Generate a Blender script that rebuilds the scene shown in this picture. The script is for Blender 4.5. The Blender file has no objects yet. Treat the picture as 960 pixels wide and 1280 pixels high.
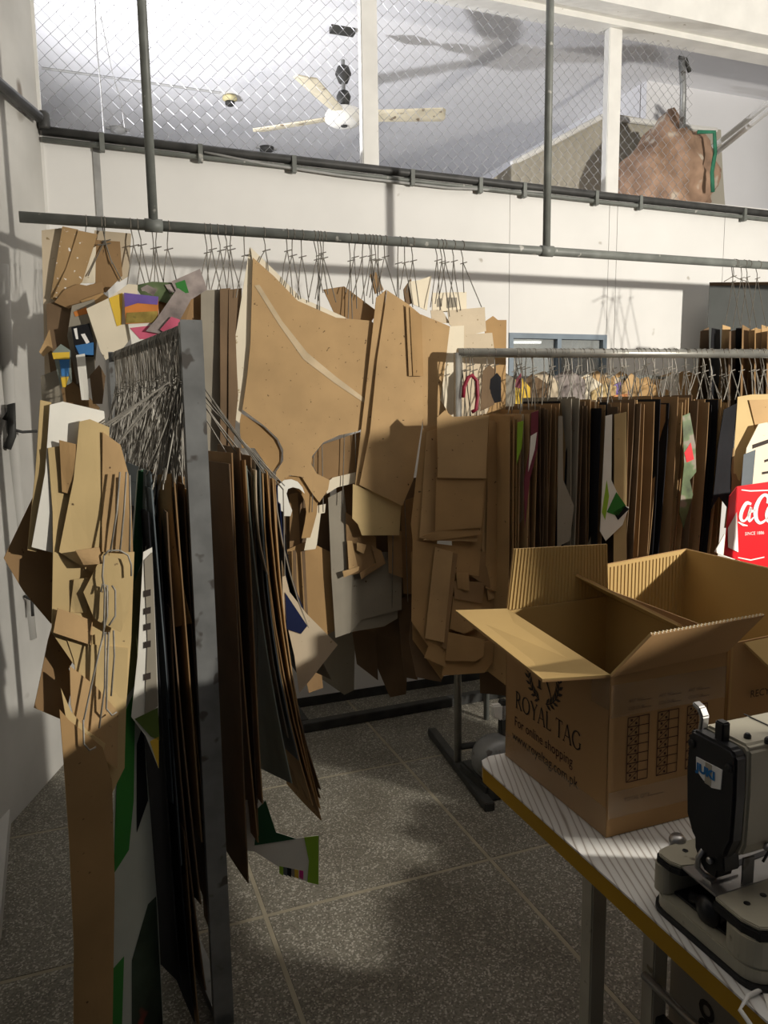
import bpy, bmesh, math, random
from mathutils import Vector as V, Matrix, noise as mnoise
random.seed(7)
C = bpy.context.scene.collection
SC = bpy.context.scene

# ------------------------------------------------------------------ camera
F = 961.0; CAMH = 1.55
PITCH = math.radians(8.0); ROLL = math.radians(0.8)
fw = V((0, math.cos(PITCH), -math.sin(PITCH)))
rt0 = V((1, 0, 0)); up0 = rt0.cross(fw)
rt = rt0 * math.cos(ROLL) - up0 * math.sin(ROLL); up = rt.cross(fw)
CAM = V((0, 0, CAMH))
cd = bpy.data.cameras.new('camera'); cam = bpy.data.objects.new('camera', cd); C.objects.link(cam)
cd.sensor_fit = 'VERTICAL'; cd.sensor_height = 36; cd.lens = 36 * F / 1280
cd.clip_start = 0.02; cd.clip_end = 200
cam.matrix_world = Matrix(((rt.x, up.x, -fw.x, 0), (rt.y, up.y, -fw.y, 0), (rt.z, up.z, -fw.z, CAMH), (0, 0, 0, 1)))
SC.camera = cam
# ------------------------------------------------------------------ light and exposure
SC.view_settings.view_transform = 'Standard'; SC.view_settings.look = 'None'
SC.view_settings.gamma = 1.0; SC.view_settings.use_curve_mapping = False
SC.view_settings.exposure = 0.0
wd = bpy.data.worlds.new('daylight'); SC.world = wd; wd.use_nodes = True
wd.node_tree.nodes['Background'].inputs[0].default_value = (0.86, 0.90, 1.0, 1)
wd.node_tree.nodes['Background'].inputs[1].default_value = 0.04
def lamp(name, kind, loc, energy, col, size=0.03):
    d = bpy.data.lights.new(name, kind); d.energy = energy; d.color = col
    if kind in ('POINT', 'SPOT'): d.shadow_soft_size = size
    o = bpy.data.objects.new(name, d); C.objects.link(o); o.location = loc
    return o
LAMP = V((3.4, 0.9, 2.1))
fl_ = lamp('flood_lamp_light', 'SPOT', LAMP, 640, (1.0, 0.94, 0.84), 0.045)
fl_.data.spot_size = math.radians(128); fl_.data.spot_blend = 0.25
fl_.rotation_euler = (V((-0.1, 3.0, 1.9)) - LAMP).to_track_quat('-Z', 'Y').to_euler()
sp_ = lamp('loft_lamp_light', 'SPOT', V((-2.0, 4.29, 2.45)), 285, (0.96, 0.96, 1.0), 0.03)
sp_.data.spot_size = math.radians(150); sp_.data.spot_blend = 1.0
sp_.rotation_euler = (V((0.5, 5.35, 3.75)) - sp_.location).to_track_quat('-Z', 'Y').to_euler()

# ------------------------------------------------------------------ geometry of the place
TH = math.radians(21)
W = V((math.cos(TH), math.sin(TH), 0)); N = V((-math.sin(TH), math.cos(TH), 0)); Z = V((0, 0, 1))
def ray(x, y): return fw + rt * ((x - 480) / F) - up * ((y - 640) / F)
def at(x, y, Y): d = ray(x, y); return CAM + d * (Y / d.y)
def atz(x, y, z): d = ray(x, y); return CAM + d * ((z - CAMH) / d.z)
def on(x, y, P, n): d = ray(x, y); return CAM + d * ((P - CAM).dot(n) / d.dot(n))
WB = atz(440, 874, 0)
def wall(x, y, off=0.0): return on(x, y, WB - N * off, N)
WS0 = WB.dot(W); WN0 = WB.dot(N)
def ws(s, z, off=0.0): return W * s + N * (WN0 - off) + Z * z    # s measured along W from the world origin

# ------------------------------------------------------------------ materials
MATS = {}
def mat(name, col, rough=0.8, var=0.12, scale=8.0, spec=0.3, metal=0.0, speck=None, bump=0.0, stretch=None, emit=None, alpha=None, trans=0.0):
    if name in MATS: return MATS[name]
    m = bpy.data.materials.new(name); m.use_nodes = True; MATS[name] = m
    nt = m.node_tree; b = nt.nodes['Principled BSDF']
    b.inputs['Roughness'].default_value = rough; b.inputs['Metallic'].default_value = metal
    b.inputs['Specular IOR Level'].default_value = spec
    tc = nt.nodes.new('ShaderNodeTexCoord'); mp = nt.nodes.new('ShaderNodeMapping')
    nt.links.new(tc.outputs['Object'], mp.inputs[0])
    if stretch: mp.inputs['Scale'].default_value = stretch
    nz = nt.nodes.new('ShaderNodeTexNoise'); nz.inputs['Scale'].default_value = scale; nz.inputs['Detail'].default_value = 6
    nt.links.new(mp.outputs[0], nz.inputs['Vector'])
    rp = nt.nodes.new('ShaderNodeValToRGB')
    rp.color_ramp.elements[0].position = 0.3; rp.color_ramp.elements[1].position = 0.7
    rp.color_ramp.elements[0].color = (*[max(0, c * (1 - var)) for c in col], 1)
    rp.color_ramp.elements[1].color = (*[min(1, c * (1 + var)) for c in col], 1)
    nt.links.new(nz.outputs['Fac'], rp.inputs[0]); out = rp.outputs[0]
    if speck:                                   # (colour, scale, threshold)
        n2 = nt.nodes.new('ShaderNodeTexNoise'); n2.inputs['Scale'].default_value = speck[1]; n2.inputs['Detail'].default_value = 2
        nt.links.new(tc.outputs['Object'], n2.inputs['Vector'])
        r2 = nt.nodes.new('ShaderNodeValToRGB'); r2.color_ramp.elements[0].position = speck[2]; r2.color_ramp.elements[1].position = speck[2] + 0.06
        r2.color_ramp.elements[0].color = (0, 0, 0, 1); r2.color_ramp.elements[1].color = (1, 1, 1, 1)
        nt.links.new(n2.outputs['Fac'], r2.inputs[0])
        mx = nt.nodes.new('ShaderNodeMixRGB'); nt.links.new(r2.outputs[0], mx.inputs[0])
        nt.links.new(out, mx.inputs[1]); mx.inputs[2].default_value = (*speck[0], 1); out = mx.outputs[0]
    nt.links.new(out, b.inputs['Base Color'])
    if bump:
        bp = nt.nodes.new('ShaderNodeBump'); bp.inputs['Strength'].default_value = bump; bp.inputs['Distance'].default_value = 0.004
        nt.links.new(nz.outputs['Fac'], bp.inputs['Height']); nt.links.new(bp.outputs[0], b.inputs['Normal'])
    if emit: b.inputs['Emission Color'].default_value = (*emit[0], 1); b.inputs['Emission Strength'].default_value = emit[1]
    if alpha is not None: b.inputs['Alpha'].default_value = alpha
    if trans: b.inputs['Transmission Weight'].default_value = trans
    return m

dk = (0.10, 0.06, 0.03)
TAN = mat('cardboard_tan', (0.47, 0.31, 0.15), 0.85, 0.14, 5, speck=(dk, 70, 0.70))
KRAFT = mat('cardboard_kraft', (0.40, 0.25, 0.11), 0.85, 0.15, 5, speck=(dk, 60, 0.71))
BROWN = mat('cardboard_brown', (0.29, 0.18, 0.085), 0.88, 0.18, 4, speck=(dk, 60, 0.70))
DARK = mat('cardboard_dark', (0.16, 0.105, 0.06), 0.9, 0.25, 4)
STRAW = mat('cardboard_straw', (0.55, 0.41, 0.20), 0.85, 0.13, 4, speck=(dk, 50, 0.73))
PALE = mat('pale_board', (0.60, 0.50, 0.36), 0.85, 0.1, 5, speck=((0.3, 0.22, 0.12), 60, 0.70))
CREAM = mat('cream_paper', (0.78, 0.70, 0.54), 0.8, 0.08, 5, speck=((0.45, 0.35, 0.2), 50, 0.72))
WHITEP = mat('white_paper', (0.82, 0.80, 0.72), 0.7, 0.08, 6)
GREYB = mat('grey_board', (0.29, 0.26, 0.205), 0.85, 0.12, 5, speck=(dk, 60, 0.72))
PAINTB = mat('paint_spotted_board', (0.38, 0.25, 0.12), 0.85, 0.15, 5, speck=((0.85, 0.82, 0.75), 62, 0.67))
GREYGREEN = mat('grey_green_sheet', (0.22, 0.26, 0.23), 0.6, 0.25, 4)
SLATE = mat('slate_sheet', (0.10, 0.12, 0.13), 0.6, 0.3, 4)
BLACKS = mat('black_printed_sheet', (0.014, 0.014, 0.016), 0.75, 0.3, 4, spec=0.12)
NAVY = mat('navy_printed_sheet', (0.012, 0.018, 0.06), 0.4, 0.3, 4)
GREEN = mat('green_print', (0.035, 0.20, 0.035), 0.5, 0.15, 3)
DKGREEN = mat('dark_green_print', (0.015, 0.075, 0.03), 0.5, 0.2, 3)
LIME = mat('lime_print', (0.28, 0.48, 0.04), 0.5, 0.1, 3)
YELLOW = mat('yellow_print', (0.78, 0.52, 0.06), 0.5, 0.1, 3)
ORANGE = mat('orange_print', (0.62, 0.22, 0.05), 0.5, 0.2, 8)
PURPLE = mat('purple_print', (0.16, 0.10, 0.36), 0.5, 0.3, 10)
BLUE = mat('blue_print', (0.05, 0.18, 0.42), 0.5, 0.3, 6)
PINK = mat('pink_print', (0.62, 0.12, 0.20), 0.5, 0.3, 6)
MAROON = mat('maroon_print', (0.16, 0.03, 0.045), 0.6, 0.2, 6)
MAGENTA = mat('magenta_print', (0.60, 0.04, 0.25), 0.5, 0.1, 6)
REDPR = mat('red_print', (0.70, 0.018, 0.025), 0.35, 0.06, 4)
CAMO = mat('mixed_green_print', (0.10, 0.14, 0.06), 0.5, 0.6, 14, speck=((0.24, 0.21, 0.16), 14, 0.56))
FRUIT = mat('fruit_print', (0.30, 0.22, 0.05), 0.5, 0.5, 18, speck=((0.04, 0.06, 0.02), 20, 0.52))
SILVERF = mat('silver_wrapper', (0.32, 0.27, 0.25), 0.35, 0.4, 18, spec=0.6)
PHOTO = mat('dark_photo_print', (0.03, 0.045, 0.03), 0.4, 0.8, 8, speck=((0.25, 0.04, 0.03), 9, 0.62))
SMOKE = mat('smoky_plastic', (0.10, 0.105, 0.10), 0.25, 0.2, 3, spec=0.6)
INK = mat('black_ink', (0.035, 0.025, 0.02), 0.7, 0.05, 10)
INKB = mat('brown_ink', (0.07, 0.03, 0.02), 0.7, 0.05, 10)
WHITEI = mat('white_ink', (0.85, 0.83, 0.80), 0.6, 0.02, 10)
CREASE = mat('pale_tape', (0.55, 0.43, 0.27), 0.5, 0.15, 12)
WIRE = mat('wire_steel', (0.16, 0.145, 0.12), 0.55, 0.25, 40, spec=0.4, metal=0.15)
WIREL = mat('wire_bright', (0.30, 0.28, 0.24), 0.55, 0.25, 40, spec=0.4, metal=0.15)
PIPEM = mat('grey_painted_pipe', (0.16, 0.17, 0.155), 0.5, 0.25, 12, spec=0.5, speck=((0.45, 0.44, 0.40), 25, 0.68))
PIPEL = mat('bright_steel_pipe', (0.40, 0.39, 0.35), 0.35, 0.2, 14, spec=0.5, metal=0.7)
PIPED = mat('dark_conduit', (0.05, 0.05, 0.048), 0.5, 0.3, 14, spec=0.4)
GALV = mat('galvanised_steel', (0.25, 0.255, 0.25), 0.5, 0.3, 9, spec=0.5, metal=0.45, speck=((0.12, 0.11, 0.10), 22, 0.62))
STAND = mat('dark_painted_steel', (0.045, 0.045, 0.042), 0.55, 0.3, 12)
MESHM = mat('chain_link_wire', (0.36, 0.36, 0.37), 0.45, 0.15, 30, spec=0.5, metal=0.5)
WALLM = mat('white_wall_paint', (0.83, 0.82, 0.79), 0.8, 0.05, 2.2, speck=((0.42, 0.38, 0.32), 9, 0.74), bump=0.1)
WALLD = mat('dirty_shaded_wall_paint', (0.50, 0.49, 0.46), 0.85, 0.2, 1.8, speck=((0.22, 0.19, 0.16), 4, 0.66), bump=0.25)  # specks are dirt; the base grey is lowered to imitate shade on the left wall
CEILM = mat('ceiling_paint', (0.80, 0.80, 0.82), 0.85, 0.04, 1.5)
TRIMW = mat('white_gloss_trim', (0.82, 0.81, 0.77), 0.5, 0.06, 8, speck=((0.4, 0.36, 0.3), 20, 0.73))
SEAM = mat('grey_trim_strip', (0.38, 0.38, 0.37), 0.6, 0.2, 10)
BRASS = mat('floor_strip', (0.27, 0.24, 0.175), 0.7, 0.15, 10)

def terrazzo():
    m = bpy.data.materials.new('terrazzo'); m.use_nodes = True; nt = m.node_tree; b = nt.nodes['Principled BSDF']
    tc = nt.nodes.new('ShaderNodeTexCoord')
    v = nt.nodes.new('ShaderNodeTexVoronoi'); v.inputs['Scale'].default_value = 210; nt.links.new(tc.outputs['Object'], v.inputs['Vector'])
    r = nt.nodes.new('ShaderNodeValToRGB'); nt.links.new(v.outputs['Color'], r.inputs[0])
    r.color_ramp.interpolation = 'CONSTANT'; e = r.color_ramp.elements
    e[0].position = 0; e[0].color = (0.155, 0.145, 0.115, 1); e[1].position = 0.42; e[1].color = (0.20, 0.185, 0.15, 1)
    for p, c in ((0.60, (0.115, 0.105, 0.085, 1)), (0.74, (0.36, 0.34, 0.29, 1))):
        q = e.new(p); q.color = c
    n = nt.nodes.new('ShaderNodeTexNoise'); n.inputs['Scale'].default_value = 2.6; n.inputs['Detail'].default_value = 7; nt.links.new(tc.outputs['Object'], n.inputs['Vector'])
    r2 = nt.nodes.new('ShaderNodeValToRGB'); r2.color_ramp.elements[0].position = 0.30; r2.color_ramp.elements[1].position = 0.55
    r2.color_ramp.elements[0].color = (0.62, 0.60, 0.57, 1); r2.color_ramp.elements[1].color = (1, 1, 1, 1); nt.links.new(n.outputs['Fac'], r2.inputs[0])
    mx = nt.nodes.new('ShaderNodeMixRGB'); mx.blend_type = 'MULTIPLY'; mx.inputs[0].default_value = 1
    nt.links.new(r.outputs[0], mx.inputs[1]); nt.links.new(r2.outputs[0], mx.inputs[2]); nt.links.new(mx.outputs[0], b.inputs['Base Color'])
    b.inputs['Roughness'].default_value = 0.55; b.inputs['Specular IOR Level'].default_value = 0.3
    return m
TERR = terrazzo()
def woodlam():
    m = bpy.data.materials.new('white_woodgrain_laminate'); m.use_nodes = True; nt = m.node_tree; b = nt.nodes['Principled BSDF']
    tc = nt.nodes.new('ShaderNodeTexCoord'); mp = nt.nodes.new('ShaderNodeMapping'); nt.links.new(tc.outputs['Object'], mp.inputs[0])
    mp.inputs['Rotation'].default_value = (0, 0, -TH)
    w = nt.nodes.new('ShaderNodeTexWave'); w.wave_type = 'BANDS'; w.bands_direction = 'X'
    w.inputs['Scale'].default_value = 26; w.inputs['Distortion'].default_value = 14; w.inputs['Detail'].default_value = 3; w.inputs['Detail Scale'].default_value = 0.5
    mp.inputs['Scale'].default_value = (1.0, 0.10, 1)
    nt.links.new(mp.outputs[0], w.inputs['Vector'])
    r = nt.nodes.new('ShaderNodeValToRGB'); e = r.color_ramp.elements
    e[0].position = 0.0; e[0].color = (0.36, 0.32, 0.28, 1); e[1].position = 0.10; e[1].color = (0.70, 0.68, 0.64, 1)
    q = e.new(0.6); q.color = (0.78, 0.77, 0.74, 1)
    nt.links.new(w.outputs['Fac'], r.inputs[0]); nt.links.new(r.outputs[0], b.inputs['Base Color'])
    b.inputs['Roughness'].default_value = 0.45
    return m
LAMIN = woodlam()
YEDGE = mat('yellow_edge_band', (0.42, 0.235, 0.012), 0.45, 0.12, 6)
LEGM = mat('cream_painted_steel', (0.50, 0.47, 0.38), 0.5, 0.1, 8, speck=((0.2, 0.17, 0.12), 25, 0.7))
BOXM = mat('carton_outside', (0.40, 0.235, 0.10), 0.7, 0.06, 3)
BOXI = mat('carton_inside', (0.46, 0.31, 0.12), 0.85, 0.08, 4)
TAPE = mat('clear_tape', (0.55, 0.42, 0.28), 0.15, 0.3, 14, spec=0.8, alpha=0.16)
MBEIGE = mat('machine_enamel', (0.42, 0.39, 0.30), 0.4, 0.08, 9, spec=0.5, speck=((0.12, 0.10, 0.07), 30, 0.71))
MBLACK = mat('machine_black', (0.012, 0.012, 0.014), 0.35, 0.2, 12, spec=0.5)
MSTEEL = mat('machine_steel', (0.38, 0.37, 0.36), 0.3, 0.15, 12, spec=0.5, metal=0.8)
RUBBER = mat('black_gasket', (0.02, 0.02, 0.02), 0.6, 0.2, 20)

# ------------------------------------------------------------------ object helpers
OFF = {}
def link(name, me, m, parent):
    o = bpy.data.objects.new(name, me); C.objects.link(o)
    if m: me.materials.append(m)
    if parent is not None: o.parent = parent
    return o
class MB:
    """collects polygons in world coordinates, builds one mesh object"""
    def __init__(s): s.v = []; s.f = []
    def add(s, vs, fs):
        k = len(s.v); s.v += [V(p) for p in vs]; s.f += [[i + k for i in f] for f in fs]; return s
    def box(s, o, a, b, c):         # corner and three edge vectors
        o, a, b, c = V(o), V(a), V(b), V(c)
        vs = [o, o + a, o + a + b, o + b, o + c, o + a + c, o + a + b + c, o + b + c]
        fs = [[0, 3, 2, 1], [4, 5, 6, 7], [0, 1, 5, 4], [1, 2, 6, 5], [2, 3, 7, 6], [3, 0, 4, 7]]
        if a.cross(b).dot(c) < 0: fs = [f[::-1] for f in fs]
        return s.add(vs, fs)
    def cbox(s, c, a, b, cc): return s.box(V(c) - V(a) / 2 - V(b) / 2 - V(cc) / 2, a, b, cc)
    def prism(s, pts, d):           # planar ring extruded by d
        d = V(d); n = len(pts); vs = [V(p) for p in pts] + [V(p) + d for p in pts]
        fs = [list(range(n))[::-1], list(range(n, 2 * n))] + [[i, (i + 1) % n, n + (i + 1) % n, n + i] for i in range(n)]
        return s.add(vs, fs)
    def tube(s, pts, r, k=6, cap=True):
        pts = [V(p) for p in pts]; n = len(pts); rings = []
        rr = r if isinstance(r, (list, tuple)) else [r] * n
        t0 = (pts[1] - pts[0]).normalized(); ref = Z if abs(t0.z) < 0.9 else V((1, 0, 0))
        u = t0.cross(ref).normalized()
        vs = []
        for i in range(n):
            t = (pts[min(i + 1, n - 1)] - pts[max(i - 1, 0)])
            t = t.normalized() if t.length > 1e-9 else t0
            u = (u - t * u.dot(t)); u = u.normalized() if u.length > 1e-6 else t.orthogonal().normalized()
            w = t.cross(u)
            for j in range(k):
                a = 2 * math.pi * j / k
                vs.append(pts[i] + (u * math.cos(a) + w * math.sin(a)) * rr[i])
        fs = [[i * k + j, i * k + (j + 1) % k, (i + 1) * k + (j + 1) % k, (i + 1) * k + j] for i in range(n - 1) for j in range(k)]
        if cap: fs += [list(range(k))[::-1], list(range((n - 1) * k, n * k))]
        return s.add(vs, fs)
    def lathe(s, c, prof, k=20, axis=Z, ux=None):
        axis = V(axis).normalized(); u = V(ux).normalized() if ux else axis.orthogonal().normalized(); w = axis.cross(u); c = V(c)
        vs = []; n = len(prof)
        for r, h in prof:
            for j in range(k):
                a = 2 * math.pi * j / k; vs.append(c + axis * h + (u * math.cos(a) + w * math.sin(a)) * r)
        fs = [[i * k + j, i * k + (j + 1) % k, (i + 1) * k + (j + 1) % k, (i + 1) * k + j] for i in range(n - 1) for j in range(k)]
        fs += [list(range(k))[::-1], list(range((n - 1) * k, n * k))]
        return s.add(vs, fs)
    def build(s, name, m, parent=None, smooth=False, bevel=0.0):
        root = parent
        off = V((0, 0, 0))
        if parent is not None: off = OFF[parent.name]
        me = bpy.data.meshes.new(name)
        if parent is None:
            n = len(s.v); off = V((sum(p.x for p in s.v) / n, sum(p.y for p in s.v) / n, min(p.z for p in s.v)))
        me.from_pydata([tuple(p - off) for p in s.v], [], s.f); me.update()
        bm = bmesh.new(); bm.from_mesh(me)
        bmesh.ops.recalc_face_normals(bm, faces=bm.faces)
        if bevel:
            bmesh.ops.remove_doubles(bm, verts=bm.verts, dist=1e-6)
            es = [e for e in bm.edges if len(e.link_faces) == 2 and e.calc_face_angle(0) > 0.5]
            bmesh.ops.bevel(bm, geom=es, offset=bevel, segments=2, affect='EDGES', clamp_overlap=True)
        bm.to_mesh(me); bm.free()
        if smooth:
            for p in me.polygons: p.use_smooth = True
        o = link(name, me, m, parent)
        OFF[o.name] = V(off)
        if parent is None: o.location = off
        return o
def thing(name, loc, label, cat, group=None):
    o = bpy.data.objects.new(name, None); C.objects.link(o); o.location = loc; o.empty_display_size = 0.05
    OFF[o.name] = V(loc); return tag(o, label, cat, group)
def tag(o, label=None, cat=None, group=None, kind=None):
    if label: o['label'] = label
    if cat: o['category'] = cat
    if group: o['group'] = group
    if kind: o['kind'] = kind
    return o
def struct(o): o['kind'] = 'structure'; return o

def sheet(name, pts, u, v, m, parent, th=0.003, bend=0.0, warp=0.0, cuts=3):
    """thin board: outline pts (world) in the plane of u, v; bent and warped a little; real thickness"""
    u = V(u).normalized(); v = V(v).normalized(); n = u.cross(v).normalized()
    if n.dot(CAM - V(pts[0])) < 0: n = -n
    bm = bmesh.new(); vs = [bm.verts.new(p) for p in pts]
    f = bm.faces.new(vs); f.normal_update(); bmesh.ops.triangulate(bm, faces=[f], ngon_method='EAR_CLIP')
    us = [p.dot(u) for p in pts]; zs = [p.dot(v) for p in pts]
    u0, u1, z0, z1 = min(us), max(us), min(zs), max(zs)
    if bend or warp:
        for d, a, b in ((u, u0, u1), (v, z0, z1)):
            for i in range(1, cuts + 1):
                t = a + (b - a) * i / (cuts + 1)
                bmesh.ops.bisect_plane(bm, geom=bm.verts[:] + bm.edges[:] + bm.faces[:], plane_co=d * t, plane_no=d, dist=1e-6)
        ph = random.random() * 6
        for w in bm.verts:
            a = (w.co.dot(u) - u0) / max(u1 - u0, 1e-6) * 2 - 1; b = (w.co.dot(v) - z0) / max(z1 - z0, 1e-6)
            w.co += n * (bend * a * a + warp * math.sin(ph + 2.2 * b + 1.3 * a) * (1 - b * 0.7))
    bmesh.ops.remove_doubles(bm, verts=bm.verts, dist=1e-6)
    bmesh.ops.recalc_face_normals(bm, faces=bm.faces)
    bm.verts.index_update(); off = OFF[parent.name] if parent is not None else V(pts[0])
    co = [w.co - off for w in bm.verts]; k = len(co); fs = []
    for f in bm.faces:
        q = [w.index for w in f.verts]
        if f.normal.dot(n) < 0: q = q[::-1]
        fs += [q, [k + i for i in q[::-1]]]
    bm.edges.ensure_lookup_table()
    for e in bm.edges:
        if len(e.link_faces) == 1: i, j = e.verts[0].index, e.verts[1].index; fs.append([i, j, k + j, k + i])
    bm.free(); me = bpy.data.meshes.new(name)
    me.from_pydata([tuple(c + n * th / 2) for c in co] + [tuple(c - n * th / 2) for c in co], [], fs); me.update()
    b2 = bmesh.new(); b2.from_mesh(me); bmesh.ops.recalc_face_normals(b2, faces=b2.faces); b2.to_mesh(me); b2.free()
    o = link(name, me, m, parent); OFF[o.name] = V(off)
    if parent is None: o.location = off
    return o
def udir(a): a = math.radians(a); return V((math.cos(a), math.sin(a), 0))
def pboard(name, poly, P, a, m, parent, th=0.003, bend=0.0, warp=0.0, cuts=3, tilt=0.0):
    """board whose outline is measured in the photograph and stands on the upright plane through P heading a degrees"""
    u = udir(a); n = u.cross(Z); v = (Z + n * tilt).normalized(); n = u.cross(v)
    return sheet(name, [on(x, y, P, n) for x, y in poly], u, v, m, parent, th, bend, warp, cuts)
def patch(name, poly, P, a, m, parent, tilt=0.0, lift=0.0025):
    u = udir(a); n = u.cross(Z); v = (Z + n * tilt).normalized(); n = u.cross(v)
    pts = [on(x, y, P, n) for x, y in poly]
    s = 1 if n.dot(CAM - pts[0]) > 0 else -1
    mb = MB(); mb.prism([p + n * s * (lift - 0.0006) for p in pts], n * s * 0.0006)
    return mb.build(name, m, parent)
def hanger(parent, P, rd, legs, r=0.0019, rail_r=0.017, drop=0.10, m=None, tick=True):
    """wire bent over a rail at P, twisted at a tie and running to the leg points"""
    P = V(P); rd = V(rd).normalized(); side = rd.cross(Z).normalized(); mb = MB()
    R = rail_r + r * 0.6
    arc = [P + side * (R * math.cos(t)) + Z * (R * math.sin(t)) for t in [math.radians(d) for d in (-50, 0, 45, 90, 135, 180)]]
    T = P - side * (R * 0.3) - Z * drop + rd * random.uniform(-0.012, 0.012)
    c = sum((V(l) for l in legs), V((0, 0, 0))) / len(legs)
    if len(legs) > 0 and (c - T).length > 0: T = T + (V((c.x, c.y, T.z)) - T) * 0.25
    mb.tube(arc + [T + Z * 0.02, T, ], r, 4)
    for l in legs:
        l = V(l); mid = T.lerp(l, 0.4) + V((random.uniform(-1, 1), random.uniform(-1, 1), 0)) * 0.004
        mb.tube([T + Z * 0.004, mid, l], r, 4)
    if tick:
        d = (rd + Z * 0.3).normalized(); mb.tube([T - d * 0.012, T + d * 0.02], r, 4)
    return mb.build('wire_hanger', m or WIRE, parent)
def textmesh(name, body, size, org, ux, uy, m, parent, depth=0.0008, sx=1.0, shear=0.0, bold=0.0):
    cu = bpy.data.curves.new(name, 'FONT'); cu.body = body; cu.size = size; cu.align_x = 'LEFT'; cu.shear = shear
    cu.fill_mode = 'BOTH'; cu.extrude = 0.0; cu.offset = bold; cu.resolution_u = 3
    t = bpy.data.objects.new(name, cu); C.objects.link(t)
    bpy.context.view_layer.update()
    me = bpy.data.meshes.new_from_object(t.evaluated_get(bpy.context.evaluated_depsgraph_get()))
    bpy.data.objects.remove(t); bpy.data.curves.remove(cu)
    ux = V(ux); uy = V(uy); n = ux.cross(uy).normalized(); off = OFF[parent.name]
    for w in me.vertices: w.co = V(org) + ux * (w.co.x * sx) + uy * w.co.y + n * depth - off
    me.materials.clear(); o = link(name, me, m, parent); OFF[o.name] = V(off); return o
def crom(p, k=4):
    out = []
    for i in range(len(p) - 1):
        a, b, c, d = p[max(i - 1, 0)], p[i], p[i + 1], p[min(i + 2, len(p) - 1)]
        for q in range(k):
            t = q / k
            out.append(tuple(0.5 * (2 * b[j] + (c[j] - a[j]) * t + (2 * a[j] - 5 * b[j] + 4 * c[j] - d[j]) * t * t + (3 * b[j] - a[j] - 3 * c[j] + d[j]) * t ** 3) for j in range(3)))
    return out + [p[-1]]
def strokes(name, segs, org, ux, uy, m, parent, lift=0.0008, smooth=False):
    """flat lettering from strokes: each a list of (x, y, half_width)"""
    ux = V(ux); uy = V(uy); n = ux.cross(uy).normalized(); mb = MB()
    for st in segs:
        if len(st) > 4 and smooth: st = crom(st)
        L = []; R = []
        for i, (x, y, h) in enumerate(st):
            x0, y0 = st[max(i - 1, 0)][:2]; x1, y1 = st[min(i + 1, len(st) - 1)][:2]
            dx, dy = x1 - x0, y1 - y0; l = math.hypot(dx, dy) or 1; px, py = -dy / l * h, dx / l * h
            L.append((x + px, y + py)); R.append((x - px, y - py))
        vs = [V(org) + ux * p[0] + uy * p[1] + n * lift for p in L + R]; k = len(L)
        mb.add(vs, [[i, i + 1, k + i + 1, k + i] for i in range(k - 1)])
    return mb.build(name, m, parent)
ORD = ['first', 'second', 'third', 'fourth', 'fifth', 'sixth', 'seventh', 'eighth', 'ninth', 'tenth', 'eleventh', 'twelfth',
       'thirteenth', 'fourteenth', 'fifteenth', 'sixteenth', 'seventeenth', 'eighteenth', 'nineteenth', 'twentieth']

# ================================================================== the setting
# floor: terrazzo slabs between divider strips
G = 0.78; S0 = 0.42; T0 = 2.157
fl = struct(MB().box(W * -4.2 + N * -1.2 + Z * -0.06, W * 9.0, N * 5.9, Z * 0.04).build('floor', BRASS))
for i in range(-4, 7):
    for j in range(-4, 4):
        a = S0 + i * G; b = T0 + j * G
        if b > 4.3: continue
        MB().box(W * (a + 0.008) + N * (b + 0.008) + Z * -0.02, W * (G - 0.016), N * (G - 0.016), Z * 0.02).build('terrazzo_slab', TERR, fl)
        if j == 0 and i == 0: pass
# divider strips lie level with the slabs
for i in range(-2, 5):
    MB().box(W * (S0 + i * G - 0.007) + N * -0.9 + Z * -0.02, W * 0.014, N * 5.2, Z * 0.0196).build('divider_strip', BRASS, fl)
for j in range(-2, 3):
    MB().box(W * -2.5 + N * (T0 + j * G - 0.007) + Z * -0.02, W * 6, N * 0.014, Z * 0.0192).build('divider_strip', BRASS, fl)

# back wall up to the loft parapet; panels meet at seams; one low window
cz = 2.69
c_s = wall(50, 163).dot(W)                      # corner
sm = [c_s, wall(122, 220).dot(W), wall(771, 300).dot(W), 3.62, 5.0]
wx0 = wall(636, 416).dot(W); wx1 = wall(758, 416).dot(W); wz1 = wall(636, 416).z; wz0 = 1.34
wallb = struct(MB().box(ws(c_s - 0.05, 0, -0.22), W * (wx0 - c_s + 0.05), N * 0.05, Z * cz)
               .box(ws(wx1, 0, -0.22), W * 3.2, N * 0.05, Z * cz)
               .box(ws(wx0, 0, -0.22), W * (wx1 - wx0), N * 0.05, Z * wz0)
               .box(ws(wx0, wz1, -0.22), W * (wx1 - wx0), N * 0.05, Z * (cz - wz1)).build('wall_back', WALLM))
def panel(s0, s1, z0, z1):
    MB().box(ws(s0 + 0.0015, z0, 0), W * (s1 - s0 - 0.003), N * 0.17, Z * (z1 - z0)).build('wall_panel', WALLM, wallb)
panel(sm[0], sm[1], 0, cz); panel(sm[1], wx0, 0, cz)
panel(wx0, wx1, 0, wz0); panel(wx0, wx1, wz1, cz)
panel(wx1, sm[2], 0, cz); panel(sm[2], sm[3], 0, cz); panel(sm[3], sm[4], 0, cz)
MB().box(ws(sm[1] - 0.014, 0.9, 0.006), W * 0.028, N * 0.006, Z * (cz - 0.93)).build('seam_strip', SEAM, wallb)
MB().box(ws(c_s, 0.0, 0.004), W * 4.8, N * 0.004, Z * 0.05).build('base_shade_strip', STAND, wallb)  # dark strip paints the shade along the foot of the wall
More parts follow.
